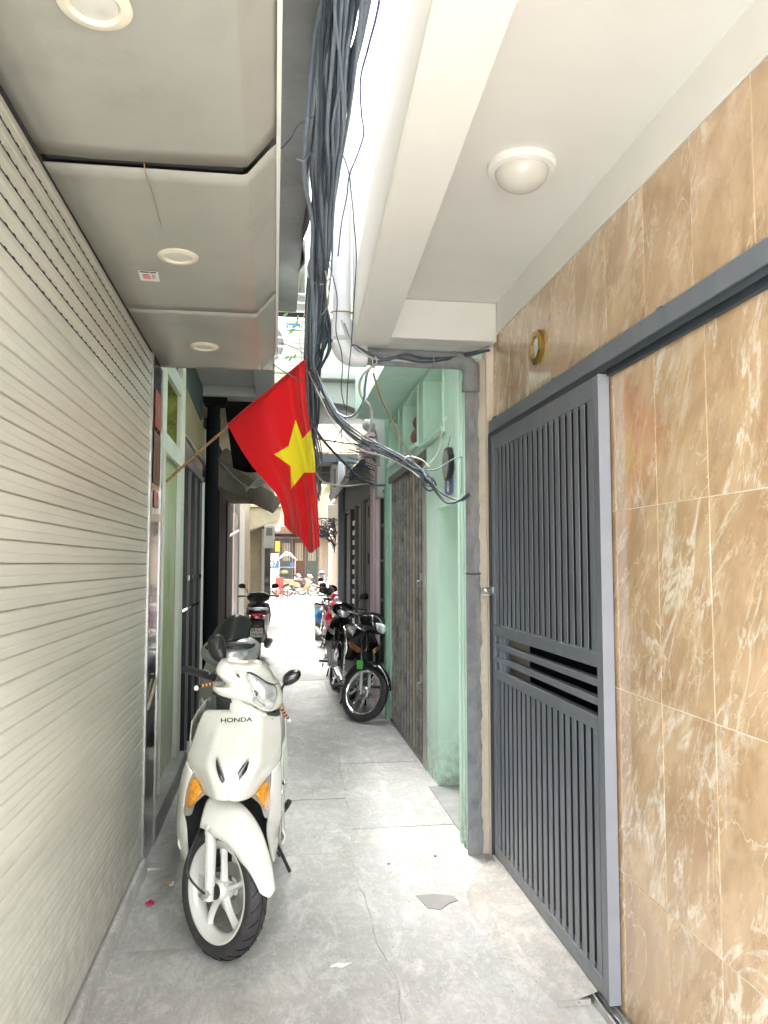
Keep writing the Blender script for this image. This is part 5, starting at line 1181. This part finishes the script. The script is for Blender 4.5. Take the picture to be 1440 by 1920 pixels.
ct = thing('food_cart', 'steel food cart with white cloth top and plastic boxes at the alley end', 'cart', (.66, 41.2, 0))
for x in (-.42, .42):
    for y in (-.25, .25): bx('leg', (x - .02, y - .02, 0), (x + .02, y + .02, 1.75), m_steel, ct)
bx('counter', (-.46, -.3, .95), (.46, .3, 1.0), m_wood, ct); bx('shelf', (-.46, -.3, 1.38), (.46, .3, 1.41), m_steel, ct)
obj('box', MB().ell((-.15, 0, 1.14), (.22, .18, .13), 8, 14), M('pale green pack', (.55, .68, .45), .6), ct); bx('box', (.15, -.2, 1.42), (.35, .1, 1.64), m_blue, ct, bevel=.01)
obj('cloth', MB().grid(lambda u, v_: (-.48 + .96 * u, -.32 + .64 * v_, 1.78 + .42 * sin(pi * u) * (.6 + .4 * sin(pi * v_)) + .03 * sin(u * 23 + v_ * 9)), 26, 12), m_paper, ct, solid=.01)
ch = thing('plastic_chair', 'red plastic chair beside the white banner at the alley end', 'chair', (.34, 35.2, 0), (0, 0, R(35)))
bx('seat', (-.20, -.20, .42), (.20, .20, .45), m_red, ch, bevel=.01); bx('backrest', (-.20, .18, .50), (.20, .21, .95), m_red, ch, bevel=.01)
for x in (-.18, .18):
    for y in (-.18, .18): bx('leg', (x - .02, y - .02, 0), (x + .02, y + .02, .415), m_red, ch)

# ================================================================ FLAG
fg_ = thing('flag', 'red flag with a yellow star hanging from a bamboo pole over the alley', 'flag', (-.66, 5.05, 2.10))
FO = V((-.66, 5.05, 2.10)); FX = Matrix.Translation(-FO)
mb = MB(); mb.xf = FX
pp = [V((-0.698,5.1,2.084)), V((-0.563,5.02,2.197)), V((-0.295,4.86,2.414)), V((-0.058,4.72,2.596)), V((0.177,4.58,2.774))]
ps = spl(pp, 12); mb.tube(ps, [.0088 - .0022 * i / len(ps) for i in range(len(ps))], 12)
obj('pole', mb, m_bam, fg_)
mb = MB(); mb.xf = FX
for f in (.09, .30, .42):
    a, b = poly_lerp(pp, f), poly_lerp(pp, f + .006); mb.tube([a, b], .0108, 12)
obj('pole_joint', mb, m_cut, fg_)
TOP = spl([V((-0.295,4.855,2.413)), V((-0.182,4.79,2.504)), V((-0.058,4.715,2.595)), V((0.07,4.645,2.695)), V((0.17,4.58,2.768))], 10)
LFT = spl([V((-0.295,4.85,2.412)), V((-0.227,4.84,2.287)), V((-0.144,4.84,2.162)), V((-0.054,4.83,2.058)), V((0.01,4.82,1.981)), V((0.05,4.81,1.874)), V((0.057,4.8,1.794))], 10)
RGT = spl([V((0.17,4.58,2.768)), V((0.175,4.6,2.636)), V((0.186,4.62,2.51)), V((0.211,4.64,2.358)), V((0.235,4.66,2.224)), V((0.243,4.67,2.111)), V((0.255,4.69,1.966)), V((0.266,4.7,1.804)), V((0.274,4.71,1.661))], 10)
BOT = spl([V((0.057,4.8,1.794)), V((0.103,4.79,1.744)), V((0.152,4.77,1.714)), V((0.191,4.75,1.652)), V((0.216,4.73,1.619)), V((0.245,4.72,1.638)), V((0.274,4.71,1.661))], 10)
def flagp(u, v_):
    c = (poly_lerp(TOP, u) * (1 - v_) + poly_lerp(BOT, u) * v_) + (poly_lerp(LFT, v_) * (1 - u) + poly_lerp(RGT, v_) * u)
    c -= TOP[0] * (1 - u) * (1 - v_) + TOP[-1] * u * (1 - v_) + BOT[0] * (1 - u) * v_ + BOT[-1] * u * v_
    amp = .10 * v_ * (1 - .3 * v_) * min(1, u * 3) * (1.2 - u)
    f = .040 * sin(u * 13 + 1.2 * v_) * (.15 + v_) + .018 * sin(u * 26 + v_ * 3 + 1) * v_ + .035 * math.exp(-((u - .80) / .05) ** 2) * (.5 + .5 * v_) - .02 * math.exp(-((u - .90) / .035) ** 2)
    c.y += f - amp * .2; return c
star = [(0.119,4.7,2.435),(0.162,4.7,2.32),(0.213,4.7,2.375),(0.27,4.7,2.277),(0.29,4.7,2.204),(0.238,4.7,2.111),(0.173,4.7,2.11),(0.096,4.7,2.007),(0.092,4.7,2.148),(-0.009,4.7,2.218),(0.078,4.7,2.272)]
star = [(p[0] / p[1], (p[2] - 1.55) / p[1]) for p in star]
def inpoly(x, z):
    r_ = False; j = len(star) - 1
    for i in range(len(star)):
        if (star[i][1] > z) != (star[j][1] > z) and x < (star[j][0] - star[i][0]) * (z - star[i][1]) / (star[j][1] - star[i][1]) + star[i][0]: r_ = not r_
        j = i
    return r_
NU, NV = 190, 330
mb = MB(); mb.xf = FX; mb.grid(flagp, NU, NV)
pv = [flagp(i / (NU - 1), j / (NV - 1)) for i in range(0, NU) for j in range(0, NV)]
for k, f in enumerate(mb.f):
    c = (pv[f[0]] + pv[f[2]]) / 2
    mb.mi[k] = 1 if inpoly(c.x / c.y, (c.z - 1.55) / c.y) else 0
def clothmat(name, col, tr):
    m = M(name, col, .7, var=.04, vs_=9, bump=.06, bs=600); n = m.node_tree.nodes; l = m.node_tree.links; b = n['Principled BSDF']; o_ = n['Material Output']
    b.inputs['Sheen Weight'].default_value = .2
    t = n.new('ShaderNodeBsdfTranslucent'); t.inputs[0].default_value = (*tr, 1); mx_ = n.new('ShaderNodeMixShader'); mx_.inputs[0].default_value = .25
    l.new(b.outputs[0], mx_.inputs[1]); l.new(t.outputs[0], mx_.inputs[2]); l.new(mx_.outputs[0], o_.inputs[0]); return m
obj('cloth', mb, [clothmat('red flag cloth', (.56, .002, .006), (.75, .004, .008)), clothmat('yellow star cloth', (.75, .62, .01), (.85, .7, .02))], fg_, smooth=80)
mb = MB(); mb.xf = FX; mb.tube([p + V((0, -.002, .001)) for p in TOP], .0125, 12); obj('sleeve', mb, MC['red flag cloth'], fg_)

# ================================================================ CABLES
rc = random.Random(5)
def offs(base, spread, seed, tw=1.):
    r_ = random.Random(seed); a = r_.uniform(0, 2 * pi); rad = spread * math.sqrt(r_.random()); out = []
    for i, p in enumerate(base):
        aa = a + tw * .35 * i + r_.uniform(-.25, .25); q = rad * r_.uniform(.8, 1.15) * (1.3 if p[1] < 3 else 1)
        out.append(V(p) + V((q * cos(aa), r_.uniform(-.02, .02), q * sin(aa))))
    return out
main = [(0.191,1.75,3.092),(0.183,1.95,3.083),(0.179,2.2,3.076),(0.177,2.5,3.074),(0.178,2.85,3.073),(0.192,3.2,3.048),(0.201,3.6,3.024),(0.205,4.05,2.972),(0.213,4.55,2.885),(0.233,5.1,2.755),(0.259,5.8,2.592)]
tail = [(0.325,7,2.513),(0.432,9,2.505),(0.61,12,2.531)]
cb = thing('cable_bundle', 'thick sagging bundle of black overhead cables running into the alley', 'cables')
for i in range(54):
    mt = m_cable if rc.random() < .6 else m_cableg
    sp_ = .046 if i < 36 else .062
    pts = offs(main, sp_, i)
    k = len(main) - (rc.randint(0, 3) if i % 3 == 0 else 0)
    pts = pts[:k] + ([V(p) + V((rc.uniform(-.1, .1), 0, rc.uniform(-.1, .1))) for p in tail] if i % 3 else [])
    wire(pts, rc.choice([.0045, .0055, .007, .009]), mt, 'cable', cb, n=7, sub=6)
for i in range(6):
    pts = offs(main[6:11], .05, 100 + i); mid = len(pts) // 2; pts[mid] += V((.06 + .02 * rc.random(), 0, -.03))
    wire(pts, .008, m_cable, 'cable', cb, n=7)
t0 = V((0.21,3.75,3.017))
obj('tie', MB().tube([t0 + V((.062 * cos(t), .0, .055 * sin(t))) + V((0, -.06 * sin(t), 0)) for t in [i * 2 * pi / 28 for i in range(29)]], .004, 6), m_cablew, cb)
obj('tie', MB().tube(spl([(0.227,3.6,2.952),(0.246,3.65,2.887),(0.25,3.7,2.825),(0.231,3.9,2.836)], 6), .003, 6), m_cablew, cb)
# grey branch bundle to the cement column
br = thing('cable_branch', 'grey bundle of cables branching right towards the cement wall edge', 'cables')
bm_ = [(0.236,4.8,2.753),(0.309,4.72,2.574),(0.394,4.62,2.411),(0.517,4.55,2.298),(0.655,4.48,2.213),(0.767,4.42,2.144),(0.838,4.36,2.084),(0.861,4.32,2.04)]
for i in range(11):
    pts = offs(bm_, .020 + .012 * (i % 3), 200 + i, .6); 
    if i % 4 == 1: pts[3] += V((0, 0, -.035)); pts[2] += V((0, 0, -.03))
    wire(pts, rc.choice([.004, .005, .0065]), [m_cableg, m_cable, M('dusty grey sheath', (.11, .115, .12), .6)][i % 3] if i != 5 else m_cablew, 'cable', br, n=6)
for L_, r_, mt in [
    ([(0.831,4.36,2.087),(0.876,4.3,2.025),(0.932,4.22,1.948),(1.011,4.14,1.903),(1.053,4.09,1.929)], .007, m_cable),
    ([(0.838,4.36,2.081),(0.89,4.28,1.984),(0.943,4.2,1.899),(0.996,4.13,1.897),(1.053,4.09,1.938)], .007, m_cable),
    ([(0.821,4.34,2.081),(0.835,4.3,2.006),(0.868,4.28,1.968),(0.906,4.28,1.993),(0.894,4.3,2.038),(0.856,4.34,2.066)], .006, m_cable),
    ([(0.834,4.34,2.072),(0.848,4.3,2.007),(0.884,4.28,1.996),(0.885,4.3,2.038),(0.859,4.34,2.067)], .005, m_cable),
    ([(0.757,4.4,2.141),(0.806,4.36,2.105),(0.904,4.3,2.09),(0.965,4.25,2.125),(0.996,4.2,2.143),(1.027,4.15,2.146)], .0045, m_cableg),
    ([(1.027,4.15,2.146),(1.024,4.14,2.016),(1.021,4.13,1.941)], .002, m_cable),
    ([(0.853,4.36,2.106),(0.903,4.34,2.154),(0.937,4.32,2.22),(0.952,4.3,2.342),(0.978,4.3,2.405)], .0028, m_cablew),
    ([(0.738,4.42,2.143),(0.766,4.4,2.179),(0.838,4.36,2.156),(0.877,4.32,2.108)], .005, m_cablew),
    ([(0.523,4.1,2.589),(0.565,4.15,2.483),(0.634,4.25,2.386),(0.712,4.32,2.271),(0.785,4.38,2.164),(0.838,4.36,2.087)], .0055, m_cablet),
    ([(0.499,3.98,2.593),(0.464,4.02,2.567),(0.447,4.1,2.527),(0.47,4.2,2.477),(0.531,4.3,2.448),(0.552,4.4,2.381),(0.543,4.5,2.329),(0.504,4.55,2.317)], .007, m_cablew),
    ([(0.519,3.98,2.611),(0.484,4.02,2.579),(0.477,4.1,2.514),(0.482,4.2,2.462),(0.457,4.35,2.416),(0.415,4.5,2.421),(0.366,4.6,2.465)], .007, m_cableg),
]: wire(L_, r_, mt, 'cable', br)
# cables along the horizontal pipe
hz = thing('cable_run', 'thin grey and white cables tied along the horizontal drainpipe', 'cables')
for L_, r_, mt in [
    ([(0.337,3.98,2.839),(0.37,3.97,2.745),(0.416,3.97,2.69),(0.508,3.98,2.639),(0.638,3.99,2.635),(0.8,4,2.632),(0.981,4.02,2.668),(1.166,4.07,2.745)], .005, m_cablew),
    ([(0.351,3.98,2.822),(0.405,3.97,2.695),(0.479,3.98,2.661),(0.624,3.99,2.646),(0.8,4,2.644),(0.987,4.02,2.68),(1.166,4.07,2.754)], .005, m_cableg),
    ([(0.393,3.97,2.706),(0.565,3.98,2.635),(0.68,3.98,2.669),(0.798,3.99,2.653),(1.011,4.02,2.681),(1.163,4.06,2.733)], .007, m_cable),
    ([(0.508,3.98,2.616),(0.622,3.98,2.649),(0.754,3.99,2.631),(0.888,4,2.647),(1.043,4.03,2.702),(1.166,4.06,2.73)], .006, m_cable),
    ([(0.501,3.97,2.636),(0.507,3.97,2.585),(0.524,3.97,2.62),(0.518,3.97,2.648)], .004, m_cablew),
    ([(0.831,3.98,2.663),(0.842,3.98,2.594)], .003, m_cableg)]: wire(L_, r_, mt, 'cable', hz)
# single wires
def lone(pts, r_, mt, lb): wire(pts, r_, mt, 'loose_wire', label=lb, cat='wire')
lone([(0.264,1.9,3.083),(0.266,2,3.07),(0.264,2.2,3.101),(0.263,2.4,3.13),(0.289,2.6,3.134),(0.32,2.8,3.183),(0.317,3,3.208),(0.303,3.2,3.221),(0.31,3.4,3.224),(0.312,3.7,3.233),(0.312,3.9,3.152)], .0035, m_cablev, 'long violet wire hanging in curves against the bright white wall')
lone([(0.251,3,3.225),(0.303,3.2,3.221),(0.34,3.4,3.15),(0.376,3.6,3.034),(0.387,3.8,2.894),(0.383,3.92,2.68),(0.374,4,2.502),(0.378,4.1,2.359)], .0030, m_cable, 'thin dark wire falling straight in front of the white drainpipe elbow')
lone([(0.238,3.7,3.066),(0.278,3.8,2.998),(0.304,3.85,2.907),(0.303,3.9,2.755),(0.334,3.93,2.653),(0.341,3.95,2.562),(0.34,4,2.472),(0.366,4.1,2.408),(0.381,4.1,2.373)], .0030, m_cable, 'thin black wire kinked below the white drainpipe elbow')
lone([(-0.016,2.3,2.798),(0.013,2.4,2.883),(0.045,2.5,2.979),(0.069,2.6,3.077),(0.129,2.7,3.175)], .003, m_cable, 'dark wire stretched from the cable bundle to the pale soffit edge')
lone([(0.065,2.7,3.009),(0.091,2.7,3.007),(0.132,2.75,3.078)], .004, m_cableg, 'short stiff grey wire sticking out left of the cable bundle')
lone([(-0.051,4.45,2.731),(0.036,4.5,2.687),(0.106,4.52,2.653),(0.151,4.54,2.637)], .0035, m_cable, 'stiff dark wire crossing in front of the top of the flag')
lone([(-0.011,5.4,3.123),(0.041,5.3,3.081),(0.105,5.2,3.033),(0.168,5.1,2.97),(0.249,5,2.875)], .003, m_cable, 'thin wire in front of the air conditioner')
lone([(0.225,4.3,2.788),(0.255,4.25,2.799),(0.291,4.2,2.816),(0.299,4.15,2.837),(0.297,4.05,2.848)], .004, m_cable, 'short dark wire from the bundle up to the strap on the white drainpipe')
lone([(0.261,5.2,2.485),(0.344,6,2.554),(0.5,7,2.605),(0.676,7.6,2.559),(0.842,7.8,2.45),(1.009,7.9,2.381),(1.111,7.75,2.356)], .012, m_cable, 'thick black cable sloping from the bundle to the green downpipe')
lone([(0.302,6,2.536),(0.683,8,2.826),(1.062,8.8,2.91),(1.254,9.2,2.923),(1.334,9.4,2.847)], .008, m_cable, 'long black cable crossing the white sky towards the pink house')
lone([(0.353,7,2.572),(0.642,9,2.862),(1.065,10,3.015),(1.242,10,2.997),(1.335,9.8,2.901)], .006, m_red, 'thin red cable crossing the white sky')
lone([(0.295,6,2.291),(0.452,7,2.294),(0.74,8,2.37),(1.086,9,2.495),(1.295,9.5,2.483)], .008, m_cablew, 'pale cable sagging below the thick black cable')
lone([(0.443,4.8,2.486),(0.512,6,2.613),(0.604,8,2.813),(0.592,9,2.842)], .005, m_cable, 'fine wire hanging from the grey cable branch, left one of two')
lone([(0.419,4.8,2.435),(0.512,6,2.57),(0.694,8,2.769),(0.706,9,2.762)], .005, m_cable, 'fine wire hanging from the grey cable branch, right one of two')
# drooping wire ends at the pink cornice
for i in range(16):
    y_ = 862 + 4.5 * i if i > 7 else 828 + 4 * i
    a = V((0.996,9,3.003)); p = a + V((rc.uniform(-.22, 0), rc.uniform(-.3, .3), -.03 * i)); q = p + V((.20, .1, -.03)); e_ = V((1.16, 8.9, p.z - .12))
    wire([p, q, e_], .0045, m_cable, 'drooping_wire', label='black wire end in the %s fan of wires in front of the pink house' % ('lower' if i > 7 else 'upper'), cat='wire', group='%s wires reaching the pink house' % ('lower' if i > 7 else 'upper'))

# ================================================================ AIR CONDITIONER BALCONY, LEAVES
ab = thing('railed_balcony', 'white railed upstairs balcony holding the air conditioner behind the cables', 'balcony')
for i in range(9): bx('rail', (-.05, 7.95, 3.62 + .095 * i), (.36, 7.975, 3.633 + .095 * i), m_acw, ab)
bx('upright', (.29, 7.94, 3.3), (.36, 7.99, 6.6), m_conl, ab)
bx('slab', (-1.2, 7.95, 3.43), (.36, 10, 3.52), m_yell, ab)
obj('sheet_roof', MB().grid(lambda u, v_: (-1 + 1.5 * u, 7.95 + 2.6 * v_, 4.95 - .15 * v_ + .02 * sin(u * 60)), 90, 4), m_corr, ab, solid=.004)  # roof extended forward to keep sky light off the air conditioner
bx('shade', (-1, 8.75, 4.22), (.4, 8.78, 4.45), m_maro, ab)
bx('back_sheet', (-1, 9.3, 3.53), (.4, 9.33, 4.9), m_corr, ab)
bx('wall', (-3, 10.0, 3.53), (-.05, 14, 6.2), m_yell, ab)
ac = thing('air_conditioner', 'white outdoor air conditioner with blue logo behind the balcony rails', 'air conditioner', (-.10, 8.15, 3.60))
bx('case', (-.42, 0, 0), (.40, .3, .60), m_acw, ac, bevel=.012)
obj('fan_opening', MB().lathe([(.001, 0), (.21, 0), (.225, .012), (.235, 0)], Matrix.Translation((-.06, -.004, .30)) @ Matrix.Rotation(R(90), 4, 'X'), 40), m_gdoor, ac)
mb = MB()
for i in range(6): mb.tube([(-.06 + (.035 + .035 * i) * cos(t), -.018, .30 + (.035 + .035 * i) * sin(t)) for t in [k * 2 * pi / 32 for k in range(33)]], .0025, 5)
for i in range(8): mb.tube([(-.06, -.018, .30), (-.06 + .23 * cos(i * pi / 4), -.016, .30 + .23 * sin(i * pi / 4))], .0025, 5)
obj('fan_guard', mb, m_gdoor, ac)
for i in range(7): bx('louvre', (.19, -.006, .06 + .05 * i), (.38, -.001, .068 + .05 * i), m_conl, ac)
bx('logo_plate', (.19, -.010, .45), (.345, -.001, .525), m_blul, ac)
text('logo', 'Midea', .05, (.278, -.0115, .487), (R(90), 0, 0), m_whitep, ac, bold=.0008)
obj('logo_arc', MB().tube([(.215 + .02 * cos(t), -.012, .487 + .022 * sin(t)) for t in [R(80) + i * R(230) / 12 for i in range(13)]], .003, 5), m_whitep, ac)
for x in (-.3, .28): bx('foot', (x, 0, -.075), (x + .05, .3, -.001), m_conl, ac)
tw_ = thing('vine', 'leafy green twig hanging in front of the balcony rails', 'plant', (0, 0, 0))
obj('stem', MB().tube(spl([(0.289,7.6,4.131),(0.248,7.6,3.938),(0.228,7.6,3.774),(0.25,7.6,3.623),(0.219,7.6,3.503)], 6), .004, 5), m_bam, tw_)
rl_ = random.Random(9)
for k, q in enumerate([(0.108,7.55,4.057), (0.145,7.56,4.073), (0.173,7.55,3.908), (0.152,7.58,3.884), (0.193,7.55,3.942), (0.102,7.55,3.593), (0.138,7.54,3.581), (0.18,7.56,3.61), (0.204,7.55,3.996), (0.082,7.55,4.023), (0.141,7.5,3.838)]):
    an = R([200, 250, 215, 205, 240, 205, 235, 245, 260, 215, 225][k]); L_ = .032 + .01 * rl_.random(); d_ = V((cos(an), -.2, sin(an))); n_ = V((-sin(an), .1, cos(an)))
    mb = MB(); q = V(q)
    mb.grid(lambda u, v_: q + d_ * (L_ * 2 * (u - .5)) + n_ * (.011 * sin(pi * u) * (v_ * 2 - 1)) + V((0, .006 * abs(v_ * 2 - 1), 0)), 9, 3)
    obj('leaf', mb, m_leaf, tw_, smooth=60)

# ================================================================ LITTER
bt = thing('flower_petal', 'crumpled bright pink petal on the ground by the kerb', 'petal', (-0.549,3.739,0))
obj('petal', MB().grid(lambda u, v_: (.022 * (u - .5) * 2 * sin(pi * v_) ** .5, .026 * (v_ - .5) * 2, .006 + .012 * sin(u * 7) * v_ + .008 * sin(v_ * 6)), 12, 12), M('pink petal', (.55, .015, .08), .6), bt, smooth=60)
cg = thing('cigarette_end', 'orange cigarette end lying by the scooter wheel', 'cigarette', (-0.49,3.96,0.006), (0, 0, R(10)))
obj('filter', MB().tube([(-.014, 0, .0), (.010, .002, .0)], .0045, 10), m_org, cg); obj('paper', MB().tube([(.010, .002, .0), (.020, .003, .0)], .0045, 10), m_paper, cg)
cg2 = thing('cigarette_end', 'second white cigarette end just below the orange one', 'cigarette', (-0.479,3.933,0.006), (0, 0, R(30)))
obj('paper', MB().tube([(-.010, 0, .0), (.010, .002, .0)], .0045, 10), m_paper, cg2)
pp_ = thing('paper_scrap', 'flattened scrap of white paper stuck on the concrete in the middle', 'paper', (0.27,3.076,0))
obj('scrap', MB().prism([(-.045, -.012, .002), (-.02, -.004, .002), (.0, -.02, .002), (.028, .002, .002), (.05, .018, .002), (.01, .012, .002), (-.01, .022, .002), (-.038, .008, .002)], (0, 0, .003)), m_paper, pp_, smooth=0)
for k, (x, y, lb) in enumerate([(.60, 4.05, 'tiny dark pebble near the long crack'), (.86, 4.12, 'tiny dark pebble near the cement wall edge')]):
    obj('pebble', MB().ell((0, 0, .004), (.008, .006, .005), 6, 8), m_gdoor, label=lb, cat='pebble').location = (x, y, 0)
# loose grit, scattered everywhere on the concrete
mb = MB(); rg = random.Random(21)
for i in range(420):
    x, y = rg.uniform(-.58, 1.0), 2.4 + 8 * rg.random() ** 1.6
    s_ = rg.uniform(.0012, .0038); c = V((x, y, .002)); vs = [c + V((s_ * rg.uniform(.6, 1.4) * cos(k * 2.1 + i), s_ * sin(k * 2.1 + i), 0)) for k in range(3)] + [c + V((0, 0, s_))]
    mb.add(vs, [(0, 1, 2), (0, 1, 3), (1, 2, 3), (0, 2, 3)])
obj('grit', mb, m_cem, label='loose grit and crumbs scattered over the concrete', cat='grit', kind='stuff', smooth=0)
